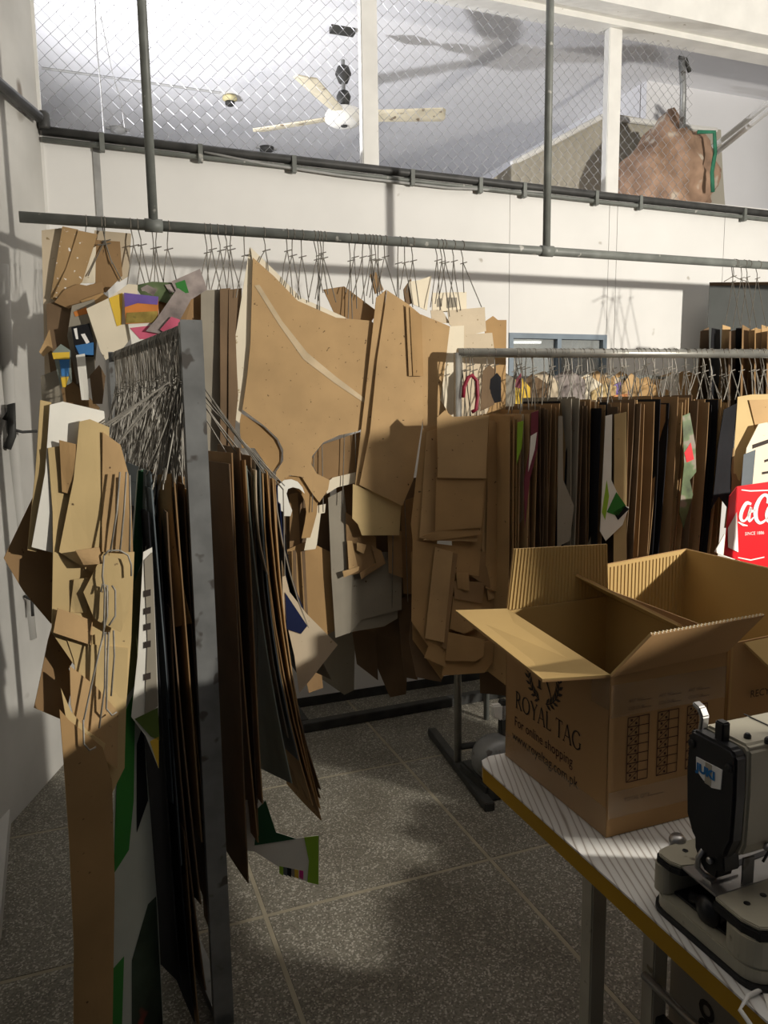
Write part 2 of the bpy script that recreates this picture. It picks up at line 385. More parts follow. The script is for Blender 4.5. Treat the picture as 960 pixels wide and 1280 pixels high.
# window with a room behind it
WF = mat('blue_grey_frame', (0.20, 0.25, 0.30), 0.5, 0.15, 8)
wn = struct(MB().box(ws(wx0, wz1 - 0.028, 0.008), W * (wx1 - wx0), N * 0.05, Z * 0.028).build('window_1', WF))
for s in (wx0, wx1 - 0.026, wx0 + (wx1 - wx0) * 0.48):
    MB().box(ws(s, wz0, 0.008), W * 0.026, N * 0.05, Z * (wz1 - wz0 - 0.028)).build('window_frame', WF, wn)
MB().box(ws(wx0, wz0, 0.02), W * (wx1 - wx0), N * 0.07, Z * 0.03).build('window_sill', TRIMW, wn)
GLASS = bpy.data.materials.new('window_glass'); GLASS.use_nodes = True
_b = GLASS.node_tree.nodes['Principled BSDF']; _b.inputs['Base Color'].default_value = (0.75, 0.8, 0.8, 1); _b.inputs['Roughness'].default_value = 0.03; _b.inputs['Alpha'].default_value = 0.25
for k in (0, 1):
    s0 = wx0 + 0.026 + k * (wx1 - wx0) * 0.48; MB().box(ws(s0, wz0 + 0.03, -0.02), W * ((wx1 - wx0) * 0.48 - 0.03), N * 0.004, Z * (wz1 - wz0 - 0.06)).build('window_pane', GLASS, wn)
OFFW = mat('office_wall', (0.24, 0.23, 0.18), 0.8, 0.15, 2)
ow = struct(MB().box(ws(wx0 - 0.3, 1.0, -1.3), W * 1.6, N * 0.05, Z * 1.4).build('wall_office', OFFW))
cb = thing('office_cabinet', ws(wx0 + 0.1, 1.0, -1.0), 'blue grey steel cabinet in the room behind the low window', 'cabinet')
MB().box(ws(wx0 - 0.05, 1.0, -0.95), W * 0.20, N * 0.3, Z * 1.05).build('body', WF, cb, bevel=0.004)
MB().box(ws(wx0 + 0.155, 1.0, -0.94), W * 0.01, N * 0.3, Z * 1.05).build('door_edge', TRIMW, cb)
tl = thing('tube_light', ws(wx0 + 0.25, 1.95, -1.27), 'lit white tube light on the wall seen through the low window', 'light')
MB().tube([on(641, 428, ws(0, 0, -1.27), N), on(676, 428, ws(0, 0, -1.27), N)], 0.009, 8).build('tube', mat('tube_glow', (1, 1, 1), 0.5, 0.0, 1, emit=((1, 1, 0.95), 1.6)), tl)
MB().box(on(640, 426, ws(0, 0, -1.285), N), W * 0.26, N * 0.02, Z * 0.02).build('fitting', TRIMW, tl)

# left wall: runs from the corner towards the camera
XL = wall(50, 163)
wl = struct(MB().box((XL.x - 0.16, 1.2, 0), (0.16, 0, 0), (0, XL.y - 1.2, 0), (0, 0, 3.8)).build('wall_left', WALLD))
MB().box((XL.x - 0.035, XL.y - 0.02, 0), W * 0.05, N * 0.10, Z * 3.8).build('corner_strip', TRIMW, wl)
# service pipes on the left wall
vp = thing('water_pipe', (XL.x + 0.03, 2.95, 0.9), 'white painted water pipe running down the left wall', 'pipe')
MB().tube([at(2, 330, 2.93), at(12, 520, 2.95), at(22, 640, 2.97), at(38, 798, 3.0)], 0.024, 10).build('pipe', WALLD, vp, True)
MB().tube([at(8, 525, 2.90), at(14, 505, 2.90), at(15, 545, 2.9), at(9, 560, 2.9)], 0.016, 8).build('valve', STAND, vp, True)
MB().tube([at(12, 536, 2.9), at(28, 540, 2.93), at(46, 539, 2.98)], 0.006, 6).build('branch_wire', STAND, vp, True)
MB().tube([at(30, 745, 2.95), at(40, 750, 2.95), at(41, 770, 2.95)], 0.006, 6).build('hook', STAND, vp, True)
# white door leaf edge at far left
db = thing('white_plank', atz(6, 1160, 0), 'chipped white plank lying on the floor along the left wall', 'plank')
MB().prism([atz(-30, 1240, 0), atz(2, 1172, 0), atz(16, 1005, 0) , atz(-30, 1040, 0)], Z * 0.06).build('plank', WALLD, db)

# parapet capping pipe
pr = thing('parapet_pipe', ws(c_s, cz, 0.02), 'dark pipe running along the top of the white parapet under the mesh', 'pipe')
pp = [wall(52, 163, 0.02), wall(300, 192, 0.02), wall(560, 222, 0.02), wall(760, 245, 0.02), wall(960, 267, 0.02), ws(4.4, 2.665, 0.02)]
MB().tube(pp, 0.019, 10).build('pipe', PIPED, pr, True)
MB().tube([p - Z * 0.035 - N * 0.002 for p in pp], 0.011, 8).build('cable', PIPEM, pr, True)
MB().tube([V((XL.x + 0.03, 2.2, 2.74)), V((XL.x + 0.03, XL.y - 0.08, 2.735))], 0.022, 10).build('side_pipe', PIPED, pr, True)
MB().tube([V((XL.x + 0.03, XL.y - 0.09, 2.735)), wall(47, 142, 0.045), wall(57, 158, 0.02)], 0.008, 8).build('link', WIREL, pr, True)
MB().lathe(wall(55, 152, 0.03) - Z * 0.03, [(0.022, 0), (0.024, 0.01), (0.024, 0.06), (0.018, 0.07)], 12).build('elbow', PIPED, pr, True)
for x, y in ((127, 172), (250, 186), (367, 200), (515, 217), (600, 227), (655, 233), (745, 243), (800, 249), (930, 264)):
    p = wall(x, y, 0.03); MB().cbox(p - Z * 0.02, W * 0.02, N * 0.03, Z * 0.075).build('clip', PIPEM, pr)
MB().tube([wall(255, 190, 0.03), wall(330, 205, 0.03), wall(430, 220, 0.03), wall(560, 235, 0.03), wall(680, 240, 0.02)], 0.006, 6).build('loose_cable', SEAM, pr, True)

# loft behind the mesh
lf = struct(MB().box(ws(c_s - 1.6, 2.1, -0.24), W * 7, N * 5.0, Z * 0.1).build('floor_loft', WALLD))
ceil = struct(MB().box(ws(c_s - 1.6, 3.80, -0.03), W * 7.0, N * 5.3, Z * 0.1).build('ceiling_loft', CEILM))
struct(MB().box(ws(c_s - 1.6, 2.2, -5.25), W * 7, N * 0.06, Z * 1.6).build('wall_loft_far', CEILM))
rs = atz(875, 62, 3.8).dot(W)
wr = struct(MB().box(ws(rs, 2.2, -1.12), W * 0.08, N * 4.1, Z * 1.6).build('wall_loft_right', CEILM))
struct(MB().box(ws(c_s - 1.6, 2.2, -0.24), W * 0.06, N * 5.0, Z * 1.6).build('wall_loft_left', CEILM))
struct(MB().box(ws(rs, 2.2, -1.05), W * 2.6, N * 0.06, Z * 1.6).build('wall_loft_inner', CEILM))
# front room ceiling with stepped edge over the mesh
struct(MB().box(ws(-2.2, 3.80, 0.02), W * 7.5, N * -5.4, Z * 0.1).build('ceiling', CEILM))
bz = wall(960, 72).z
struct(MB().box(ws(c_s - 0.1, bz, 0.03), W * 5, N * 0.12, Z * (3.82 - bz)).build('trim_1', TRIMW))
struct(MB().box(ws(c_s - 0.1, bz + 0.03, 0.16), W * 5, N * 0.13, Z * (3.82 - bz - 0.03)).build('trim_2', TRIMW))

# mesh fence: white posts and chain link
mf = thing('mesh_fence', ws(c_s, 2.72, -0.03), 'chain link mesh screen with white posts above the parapet', 'fence')
for xa, ya in ((461, 120), (765, 140)):
    p = wall(xa, ya, -0.02); MB().box(ws(p.dot(W) - 0.042, 2.692, 0.0), W * 0.084, N * 0.05, Z * (bz - 2.692)).build('post', TRIMW, mf, bevel=0.004)
def chain(s0, s1, z0, z1, off):
    mb = MB(); c = 0.058; h = 0.060; r = 0.0016; k = 0; s = s0
    base = len(mb.v)
    while s < s1:
        n = int((z1 - z0) / (h / 2)); pts = []
        for i in range(n + 1):
            q = (i + 0) % 2
            wob = 0.003 * mnoise.noise(V((s * 9, i * 0.7, 3.0)))
            pts.append(ws(s + (c * 0.5 if q else -0.002) + wob, z0 + i * h / 2 + wob, off + (0.0022 if q else -0.0022)))
        mb.tube(pts, r, 3, False)
        pts2 = [ws(s + c / 2 + (c * 0.5 if (i + 1) % 2 else -0.002), z0 + i * h / 2, off + (0.0022 if (i + 1) % 2 else -0.0022)) for i in range(n + 1)]
        mb.tube(pts2, r, 3, False)
        s += c
    return mb
o = chain(c_s + 0.01, 3.35, 2.70, bz + 0.02, -0.055).build('chain_link', MESHM, mf); o['kind'] = 'stuff'

# ---- things in the loft
hub = at(430, 145, 5.0)
fan = thing('ceiling_fan', hub, 'old cream ceiling fan hanging from the loft ceiling behind the mesh', 'fan')
FANM = mat('fan_enamel', (0.60, 0.54, 0.40), 0.5, 0.15, 10, speck=((0.2, 0.15, 0.1), 18, 0.64)); FANW = mat('fan_white', (0.8, 0.78, 0.72), 0.5, 0.06, 10)
MB().lathe(hub, [(0.03, -0.055), (0.085, -0.05), (0.115, -0.03), (0.118, 0.0), (0.10, 0.03), (0.05, 0.05)], 24).build('motor', FANW, fan, True)
MB().lathe(hub, [(0.02, -0.062), (0.02, -0.05)], 12).build('cap', STAND, fan)
MB().lathe(hub + Z * 0.05, [(0.012, 0), (0.012, 0.27)], 10).build('rod', GALV, fan)
MB().lathe(hub + Z * 0.05, [(0.03, 0.0), (0.045, 0.06), (0.03, 0.09)], 14).build('lower_canopy', STAND, fan, True)
MB().lathe(hub + Z * 0.05, [(0.028, 0.14), (0.05, 0.19), (0.035, 0.23)], 14).build('upper_canopy', STAND, fan, True)
MB().cbox(V((hub.x, hub.y, 3.785)), W * 0.15, N * 0.05, Z * 0.035).build('ceiling_hook', STAND, fan)
for x, y in ((555, 149), (366, 89), (351, 164)):
    e = atz(x, y, hub.z - 0.03); d = (e - hub); d.z = 0; d.normalize(); q = Z.cross(d); L = 0.60
    a0 = hub + d * 0.10; t = Z * -0.013
    ring = [a0 + q * 0.03, hub + d * 0.20 + q * 0.055 + t, hub + d * L + q * 0.07 + t, hub + d * (L + 0.02) + q * 0.03 + t, hub + d * (L + 0.02) - q * 0.04 - t, hub + d * L - q * 0.068 - t, hub + d * 0.20 - q * 0.055 - t, a0 - q * 0.03]
    MB().prism(ring, Z * -0.006).build('blade', FANM, fan)
    MB().box(hub + d * 0.07 - q * 0.018 - Z * 0.006, d * 0.14, q * 0.036, Z * 0.006).build('blade_iron', FANW, fan)
b1 = atz(287, 119, 3.8)
bl = thing('bulb_holder', b1, 'yellowed round bulb holder on the loft ceiling', 'light fitting')
MB().lathe(b1, [(0.02, 0), (0.05, -0.01), (0.055, -0.03), (0.03, -0.045)][::-1], 16).build('holder', mat('old_ivory', (0.62, 0.55, 0.30), 0.5, 0.1, 8), bl, True)
MB().lathe(b1, [(0.02, -0.075), (0.035, -0.065), (0.035, -0.045)], 12).build('socket', STAND, bl, True)
MB().tube([atz(52, 85, 3.792), atz(160, 100, 3.792), atz(275, 116, 3.792)], 0.008, 6).build('conduit', SEAM, bl)
for (x, y, lab) in ((147, 160, 'small grey fitting on the loft ceiling above the left of the pipe'), (333, 184, 'small black fitting on the loft ceiling below the fan')):
    p = atz(x, y, 3.8); t = thing('ceiling_fitting', p, lab, 'light fitting', 'small loft ceiling fittings')
    MB().lathe(p, [(0.02, -0.05), (0.06, -0.03), (0.065, 0)], 14).build('body', STAND if x > 200 else SEAM, t, True)
    MB().cbox(p - Z * 0.01, W * 0.18, N * 0.03, Z * 0.012).build('bracket', SEAM, t)
t = thing('hanging_cable', atz(118, 5, 3.79), 'thin cable hanging from the loft ceiling at the left', 'cable')
MB().tube([atz(118, -30, 3.79), at(121, 60, 4.4), at(126, 110, 4.4), at(130, 166, 4.4)], 0.004, 5).build('strand', SEAM, t)
MB().tube([at(126, 20, 4.42), at(140, 90, 4.42), at(152, 130, 4.42), at(156, 160, 4.42)], 0.003, 5).build('strand', SEAM, t)
# brown sack, sheet stack and poles in the loft
sk = thing('brown_sack', at(850, 250, 5.3), 'bulging brown sack tied with green rope behind the mesh', 'sack')
SACK = mat('brown_sack_cloth', (0.34, 0.22, 0.15), 0.9, 0.35, 9, bump=0.8, speck=((0.55, 0.47, 0.38), 8, 0.62))
bm = bmesh.new(); bmesh.ops.create_icosphere(bm, subdivisions=4, radius=1)
cs = at(835, 225, 5.25)
for w in bm.verts:
    k = 1 + 0.22 * mnoise.noise(w.co * 2.1 + V((3, 1, 4))) + 0.10 * mnoise.noise(w.co * 6)
    h = w.co.z; wd_ = 0.34 * (1 - 0.42 * max(h, 0)) ; w.co = W * (w.co.x * wd_ * k) + N * (w.co.y * 0.25 * k) + Z * (h * 0.36 * k) + cs - OFF[sk.name]
me = bpy.data.meshes.new('sack_body'); bm.to_mesh(me); bm.free()
for p in me.polygons: p.use_smooth = True
so = link('sack_body', me, SACK, sk); OFF[so.name] = OFF[sk.name]
ROPE = mat('green_rope', (0.03, 0.16, 0.09), 0.7, 0.3, 20)
MB().tube([at(872, 165, 5.0), at(893, 165, 5.0), at(894, 190, 5.02), at(890, 215, 5.0), at(891, 240, 5.0)], 0.012, 6).build('rope', ROPE, sk, True)
tp = thing('canvas_sheet', at(720, 200, 5.6), 'large beige canvas covered panel leaning in the loft beside the sack', 'sheet')
CANV = mat('beige_canvas', (0.43, 0.40, 0.33), 0.85, 0.08, 3)
sheet('canvas', [on(x, y, at(740, 190, 5.6), N) for x, y in ((592, 240), (640, 205), (752, 146), (770, 143), (895, 165), (900, 262), (700, 262))], W, Z, CANV, tp, 0.02, 0.05, 0.02)
MB().tube([on(x, y, at(740, 190, 5.56), N) for x, y in ((640, 205), (752, 146), (895, 163))], 0.02, 8).build('frame_edge', TRIMW, tp)
lp = thing('loft_conduit', at(855, 75, 4.95), 'grey wrapped pipe dropping from the loft ceiling behind the sack', 'pipe')
MB().tube([at(852, 72, 5.0), at(854, 110, 5.0), at(853, 160, 5.05)], 0.02, 8).build('pipe', GALV, lp, True)
MB().tube([at(848, 72, 5.0), at(857, 74, 5.0), at(862, 90, 5.0)], 0.012, 6).build('bracket', STAND, lp, True)
for i, (a, b) in enumerate((((878, 205), (970, 130)), ((890, 185), (972, 120)))):
    t = thing('loft_pole', at(*a, 5.2 + i * .1), ('lower' if i == 0 else 'upper') + ' of two slanting white poles in the loft at right', 'pole', 'slanting loft poles')
    MB().tube([at(*a, 5.75 + i * .1), at(*b, 4.75)], 0.018, 8).build('pole', TRIMW, t)
    MB().tube([at(*a, 5.75 + i * .1), at(a[0] + 5, a[1] - 4, 5.7 + i * .1)], 0.022, 8).build('end_cap', GALV, t)

# ================================================================== hanging rail fixed to the ceiling
FD = 0.80
FP = WB - N * FD                                   # upright plane of the far rail
def fon(x, y, o=0.0): return on(x, y, FP - N * o, N)
RA = fon(24, 271); RB = fon(960, 332); RBX = RB + (RB - RA).normalized() * 0.7
rdir = (RB - RA).normalized()
def railpt(x): # point of the far rail above photo column x
    y = 271 + (332 - 271) * (x - 24) / 936
    p = fon(x, y); return RA + rdir * ((p - RA).dot(rdir))
hr = thing('hanging_rail', RA, 'long grey pipe rail hung from the ceiling on two drop pipes', 'rail')
MB().tube([RA, RBX], 0.0185, 12).build('rail', PIPEM, hr, True)
for x, xt in ((192, 178), (683, 686)):
    p = railpt(x); MB().tube([p, V((p.x, p.y, 3.8))], 0.0165, 12).build('drop_pipe', PIPEM, hr, True)
    MB().tube([p - rdir * 0.03, p + rdir * 0.03], 0.023, 12).build('tee_joint', PIPEM, hr, True)

def bundle(label, hx, boards, hang=None, base_y=None, cat='pattern bundle', name='pattern_bundle', group=None, warp=0.006, a=21.0):
    """boards threaded on wire: (outline, layer toward camera, material[, heading, patches])"""
    t = thing(name, railpt(hx) - Z * 0.02, label, cat, group)
    for b in boards:
        poly, o, m = b[:3]; aa = b[3] if len(b) > 3 and b[3] is not None else a
        P = fon(sum(p[0] for p in poly) / len(poly), sum(p[1] for p in poly) / len(poly), o)
        s = pboard('pattern_board', poly, P, aa, m, t, 0.003, 0.0, 0.0 if len(b) > 4 and len(b[4]) else warp * random.uniform(0.3, 1))
        for q in (b[4] if len(b) > 4 else []):
            patch(q[0], q[1], P, aa, q[2], s, lift=0.0028)
    for h in (hang or []):
        x, legs = h; p = railpt(x)
        hanger(t, p, rdir, [fon(lx, ly, 0.004) for lx, ly in legs], drop=random.uniform(0.055, 0.085), rail_r=0.0185)
    return t

bundle('paint spotted brown boards and pale sheets hanging at the left end of the ceiling rail', 110, [
    ([(118, 288), (164, 292), (161, 345), (150, 352), (112, 346)], -0.03, PALE),
    ([(52, 288), (78, 285), (96, 287), (76, 430), (68, 470), (56, 470)], -0.02, PALE),
    ([(119, 300), (150, 302), (153, 345), (132, 366), (118, 358)], -0.01, BROWN),
    ([(108, 313), (120, 308), (119, 354), (98, 354)], -0.006, CREAM),
    ([(78, 283), (98, 287), (84, 345), (69, 376), (63, 372)], 0.0, PAINTB),
    ([(98, 288), (122, 293), (103, 352), (84, 372), (66, 372), (83, 335)], 0.006, PAINTB),
    ([(81, 362), (97, 355), (108, 357), (128, 352), (130, 366), (86, 386), (68, 378)], 0.012, BROWN),
    ([(58, 380), (98, 370), (112, 440), (98, 495), (66, 490), (60, 440)], 0.0, DARK),
    ([(49, 440), (62, 412), (66, 436), (54, 446)], 0.014, TAN),
    ([(51, 470), (72, 462), (80, 505), (52, 505)], 0.01, GREYB),
    ([(66, 500), (84, 470), (125, 510), (110, 530), (70, 530)], 0.004, BROWN)],
    [(108, [(100, 294), (118, 300)]), (127, [(122, 306), (152, 350)]), (131, [(110, 345), (140, 330)])])
bundle('colourful printed snack cartons hanging behind the near rack hooks', 165, [
    ([(90, 382), (118, 374), (123, 402), (118, 470), (96, 480), (84, 420)], 0.03, GREYB, None, [('orange_print', [(92, 390), (108, 384), (110, 392), (94, 396)], ORANGE, .012)]),
    ([(89, 409), (112, 404), (119, 436), (117, 446), (100, 446), (94, 440)], 0.05, BLACKS, None, [('blue_print', [(94, 432), (117, 428), (117, 444), (99, 443)], BLUE, .012), ('white_mark', [(101, 418), (106, 417), (112, 428), (108, 430)], WHITEI, .012), ('white_mark', [(92, 411), (96, 410), (98, 424), (95, 424)], WHITEI, .012)]),
    ([(95, 444), (106, 442), (112, 500), (102, 500)], 0.052, WHITEP),
    ([(66, 440), (76, 430), (88, 438), (90, 478), (76, 486)], 0.05, GREYGREEN, None, [('yellow_print', [(65, 441), (87, 440), (87, 449), (67, 449)], YELLOW, .012), ('blue_print', [(74, 450), (87, 449), (86, 470), (77, 470)], BLUE, .012), ('yellow_print', [(76, 472), (86, 471), (82, 484), (78, 484)], YELLOW, .012)]),
    ([(108, 386), (137, 372), (160, 355), (172, 356), (172, 412), (150, 440), (132, 450), (126, 440)], 0.06, CREAM, None, [('yellow_print', [(136, 373), (153, 366), (152, 406), (146, 408)], YELLOW, .012)]),
    ([(155, 366), (198, 371), (198, 403), (157, 405)], 0.075, ORANGE, None, [('purple_print', [(155, 366), (198, 371), (197, 381), (172, 379), (156, 384)], PURPLE, .012), ('fruit_print', [(158, 391), (197, 389), (197, 403), (157, 404)], FRUIT, .012)]),
    ([(160, 404), (205, 400), (210, 430), (165, 432)], 0.07, WHITEP, None, [('pink_print', [(162, 410), (206, 405), (204, 424), (175, 424)], PINK, .012)]),
    ([(168, 357), (190, 352), (228, 354), (212, 380), (178, 372)], 0.05, CAMO),
    ([(196, 366), (226, 362), (238, 380), (230, 410), (200, 404)], 0.045, BROWN), ([(176, 360), (184, 356), (196, 362), (190, 374), (180, 370)], 0.056, SILVERF),
    ([(200, 412), (214, 396), (226, 400), (218, 424)], 0.09, PINK), ([(206, 356), (222, 354), (226, 364), (212, 366)], 0.054, SILVERF), ([(112, 470), (124, 456), (132, 470), (128, 505), (116, 505)], 0.05, DARK),
    ([(100, 376), (128, 366), (136, 372), (112, 386)], 0.02, KRAFT),
    ([(182, 414), (196, 398), (222, 360), (240, 372), (224, 402), (206, 418)], 0.085, SILVERF),
    ([(214, 352), (250, 336), (259, 362), (240, 374), (224, 372)], 0.06, SILVERF, None, [('green_print', [(219, 354), (231, 350), (236, 366), (224, 368)], GREEN, .012)])],
    [(163, [(152, 402), (186, 372)]), (172, [(170, 366), (190, 368)]), (190, [(186, 360), (200, 362)]), (197, [(193, 356), (208, 366)]), (211, [(204, 354), (222, 356)])])
bundle('dark brown boards hanging edge to edge left of the large white trimmed pattern', 270, [
    ([(222, 374), (252, 364), (254, 600), (226, 600)], 0.0, BROWN, 40),
    ([(251, 363), (276, 362), (276, 600), (252, 600)], 0.01, GREYB, 35),
    ([(275, 361), (288, 360), (290, 590), (274, 590)], 0.02, DARK, 50),
    ([(286, 362), (302, 360), (300, 470), (290, 560), (284, 560)], 0.0, DARK, 60)],
    [(256, [(248, 366), (262, 362)]), (263, [(258, 362), (276, 362)]), (272, [(264, 362), (284, 362)]), (281, [(272, 362), (292, 362)]), (290, [(284, 362), (300, 360)])])
t4 = bundle('large tan garment pattern with a pale diagonal tape strip and white backing', 330, [
    ([(312, 309), (318, 322), (320, 420), (299, 529), (277, 510), (296, 410)], -0.012, CREAM),
    ([(313, 309), (345, 340), (376, 372), (432, 397), (425, 404), (370, 384), (316, 330)], -0.006, CREAM),
    ([(316, 322), (342, 345), (372, 376), (420, 397), (464, 401), (471, 410), (456, 533), (448, 539), (424, 544), (404, 553), (390, 570), (389, 580), (396, 592), (412, 600), (410, 612), (399, 628), (391, 618), (377, 596), (362, 594), (352, 602), (345, 598), (345, 590), (354, 576), (354, 562), (347, 548), (330, 532), (303, 512), (309, 470), (313, 430)], 0.004, TAN, None,
     [('tape_strip', [(318, 357), (324, 356), (353, 402), (384, 441), (420, 471), (457, 499), (457, 505), (417, 478), (379, 449), (348, 405)], CREASE, .011)]),
    ([(300, 516), (330, 534), (346, 550), (352, 566), (350, 580), (340, 592), (318, 560), (302, 560), (300, 540)], -0.012, KRAFT),
    ([(388, 576), (402, 556), (450, 540), (449, 600), (416, 600), (404, 606)], -0.016, BROWN),
    ([(345, 606), (350, 598), (360, 595), (373, 595), (383, 599), (390, 606), (395, 616), (397, 628), (396, 642), (392, 658), (388, 672), (377, 673), (381, 654), (383, 640), (381, 626), (376, 616), (367, 609), (356, 608)], -0.006, KRAFT),
    ([(350, 645), (346, 630), (345, 616), (348, 606), (355, 600), (364, 599), (372, 602), (378, 609), (381, 617), (374, 611), (366, 609), (360, 611), (358, 617), (361, 628), (365, 638), (363, 645)], 0.0045, WHITEP),
    ([(396, 632), (407, 630), (406, 641), (401, 642), (396, 680), (394, 686), (380, 688), (383, 672), (389, 662)], -0.014, CREAM),
    ([(404, 607), (416, 597), (446, 590), (446, 603), (422, 609), (409, 617)], -0.008, CREAM)],
    [(306, [(295, 372), (314, 320)]), (330, [(322, 332), (336, 350)]), (359, [(352, 356), (366, 370)]), (367, [(356, 362), (376, 374)]), (378, [(372, 372), (386, 378)])], warp=0.004)
bundle('tall tan boards with a folded flap hanging right of the large taped pattern', 470, [
    ([(470, 372), (483, 362), (474, 440), (464, 560), (452, 612), (444, 606), (456, 500)], 0.02, TAN),
    ([(484, 363), (510, 380), (528, 395), (529, 520), (516, 600), (502, 632), (449, 606), (462, 540), (471, 450)], 0.03, TAN),
    ([(441, 605), (502, 628), (499, 669), (452, 669), (447, 655), (440, 648)], 0.022, STRAW),
    ([(507, 382), (513, 385), (515, 470), (511, 470)], 0.038, TAN), ([(512, 384), (527, 394), (529, 470), (516, 470)], 0.042, KRAFT),
    ([(526, 393), (562, 408), (555, 465), (550, 500), (566, 525), (530, 560), (527, 470)], 0.026, TAN),
    ([(404, 362), (430, 358), (472, 390), (464, 402), (420, 396)], -0.03, BROWN)],
    [(393, [(386, 372), (404, 366)]), (401, [(394, 374), (410, 368)]), (406, [(398, 376), (420, 378)]), (447, [(432, 366), (446, 386)]), (456, [(440, 372), (456, 380)]), (462, [(452, 374), (466, 380)]), (466, [(458, 370), (474, 378)]), (470, [(462, 372), (478, 368)]), (482, [(472, 368), (496, 372)])])
bundle('pale cream and grey boards hanging above the left end of the steel rack', 550, [
    ([(538, 388), (552, 387), (562, 404), (540, 404)], -0.01, PALE),
    ([(559, 388), (606, 384), (608, 414), (582, 420), (561, 406)], 0.0, PALE),
    ([(540, 366), (583, 365), (583, 390), (540, 390)], -0.03, CREAM, None, [('news_print', [(546, 374), (552, 373), (552, 383), (546, 384)], GREYB, .01), ('news_print', [(558, 372), (571, 372), (571, 384), (558, 385)], GREYB, .01)]),
    ([(511, 352), (524, 350), (539, 345), (534, 388), (515, 380)], -0.02, CREAM),
    ([(462, 343), (470, 340), (480, 362), (468, 368)], -0.03, BROWN),
    ([(504, 362), (514, 348), (517, 378), (506, 384)], -0.025, DARK),
    ([(579, 418), (615, 416), (618, 440), (616, 500), (598, 540), (574, 540)], 0.006, PALE),
    ([(548, 466), (561, 408), (580, 407), (579, 475), (570, 545), (552, 520)], 0.02, CREAM),
    ([(606, 402), (616, 395), (622, 400), (633, 400), (631, 545), (606, 545)], -0.006, KRAFT)],
    [(508, [(500, 362), (516, 384)]), (516, [(508, 366), (524, 384)]), (546, [(538, 384), (550, 388)]), (552, [(544, 380), (562, 396)]), (556, [(548, 374), (572, 390)]), (567, [(560, 386), (576, 388)]), (578, [(580, 366), (602, 384)])])
bundle('lower tan boards under the curved cut-outs of the large pattern', 400, [
    ([(352, 690), (384, 676), (413, 690), (418, 788), (404, 796), (350, 782)], -0.05, KRAFT),
    ([(346, 600), (412, 600), (416, 770), (350, 760)], -0.075, DARK), ([(362, 618), (372, 616), (376, 700), (362, 706)], -0.06, BROWN),  # dark board stands in for the shade behind the cut-outs
    ([(366, 688), (370, 688), (371, 745), (367, 748)], -0.03, DARK), ([(377, 688), (381, 688), (385, 770), (382, 768)], -0.03, DARK)],  # dark strips painted in place of the black gaps between boards
    [(398, [(390, 640), (404, 640)])], warp=0.002)
bundle('grey layered boards hanging low between the tan boards and the brown stack', 440, [
    ([(410, 622), (430, 612), (440, 720), (438, 790), (419, 797), (414, 720)], -0.02, GREYB),
    ([(436, 700), (502, 700), (502, 762), (452, 775), (436, 792)], -0.03, GREYB), ([(437, 690), (499, 690), (497, 773), (480, 783), (437, 790)], -0.038, GREYB),
    ([(432, 640), (446, 650), (470, 672), (470, 712), (434, 720)], -0.012, BROWN), ([(434, 676), (436, 714), (448, 712), (440, 676)], 0.0, TAN),
    ([(446, 678), (458, 681), (454, 692), (446, 688)], 0.004, TAN), ([(464, 682), (476, 688), (482, 704), (452, 724), (450, 716), (470, 704)], 0.0, BROWN),
    ([(484, 664), (502, 664), (503, 722), (486, 716)], -0.006, BROWN), ([(428, 714), (449, 708), (448, 713), (430, 722)], 0.008, TAN),
    ([(500, 628), (522, 620), (526, 700), (516, 742), (504, 742)], -0.04, BROWN), ([(420, 606), (532, 596), (534, 790), (500, 800), (432, 780)], -0.10, DARK)],  # last board is a dark filler imitating shade between the boards
    [(438, [(428, 630), (446, 640)]), (475, [(470, 660), (490, 664)])])
bundle('dim brown boards and a grey shade filler hanging near the floor below the grey boards', 470, [
    ([(446, 780), (512, 770), (508, 868), (488, 872), (470, 830)], -0.20, DARK), ([(440, 790), (470, 780), (472, 850), (446, 830)], -0.16, DARK), ([(384, 776), (444, 784), (442, 862), (430, 868), (404, 850), (388, 852)], -0.30, GREYB),  # dimness put into the dark boards; grey board stands in for the shaded wall
    ([(496, 750), (524, 740), (522, 850), (505, 846)], -0.06, DARK), ([(376, 820), (398, 800), (404, 860), (386, 866)], -0.05, BROWN)],
    [(500, [(490, 760), (510, 752)])])
# far right of the ceiling rail
bundle('smoky dark plastic sheet hanging at the right end of the ceiling rail', 925, [
    ([(887, 353), (1010, 352), (1012, 520), (879, 520)], -0.60, SMOKE, None, [('frame_edge', [(887, 353), (1010, 352), (1010, 356), (887, 357)], DARK, .008)])],
    [(920, [(905, 352), (934, 352)])])
tt = []
for i, (x, m) in enumerate(((876, DARK), (890, BLACKS), (903, TAN), (912, DARK), (920, BLACKS), (928, BROWN), (936, TAN), (944, KRAFT), (952, TAN), (960, BROWN))):
    poly = [(x, 414 - (i % 3) * 4), (x + 10, 409 + (i % 2) * 3), (x + 11, 520), (x - (6 if i < 3 else 2), 520)]
    tt.append((poly, 0.01 - 0.004 * i, m, 60 if i % 2 else 40))
bundle('row of narrow dark and tan boards under the smoky plastic sheet', 930, tt, [(918, [(905, 412), (926, 410)]), (930, [(916, 410), (938, 410)]), (936, [(925, 410), (946, 410)]), (948, [(936, 410), (958, 410)])])

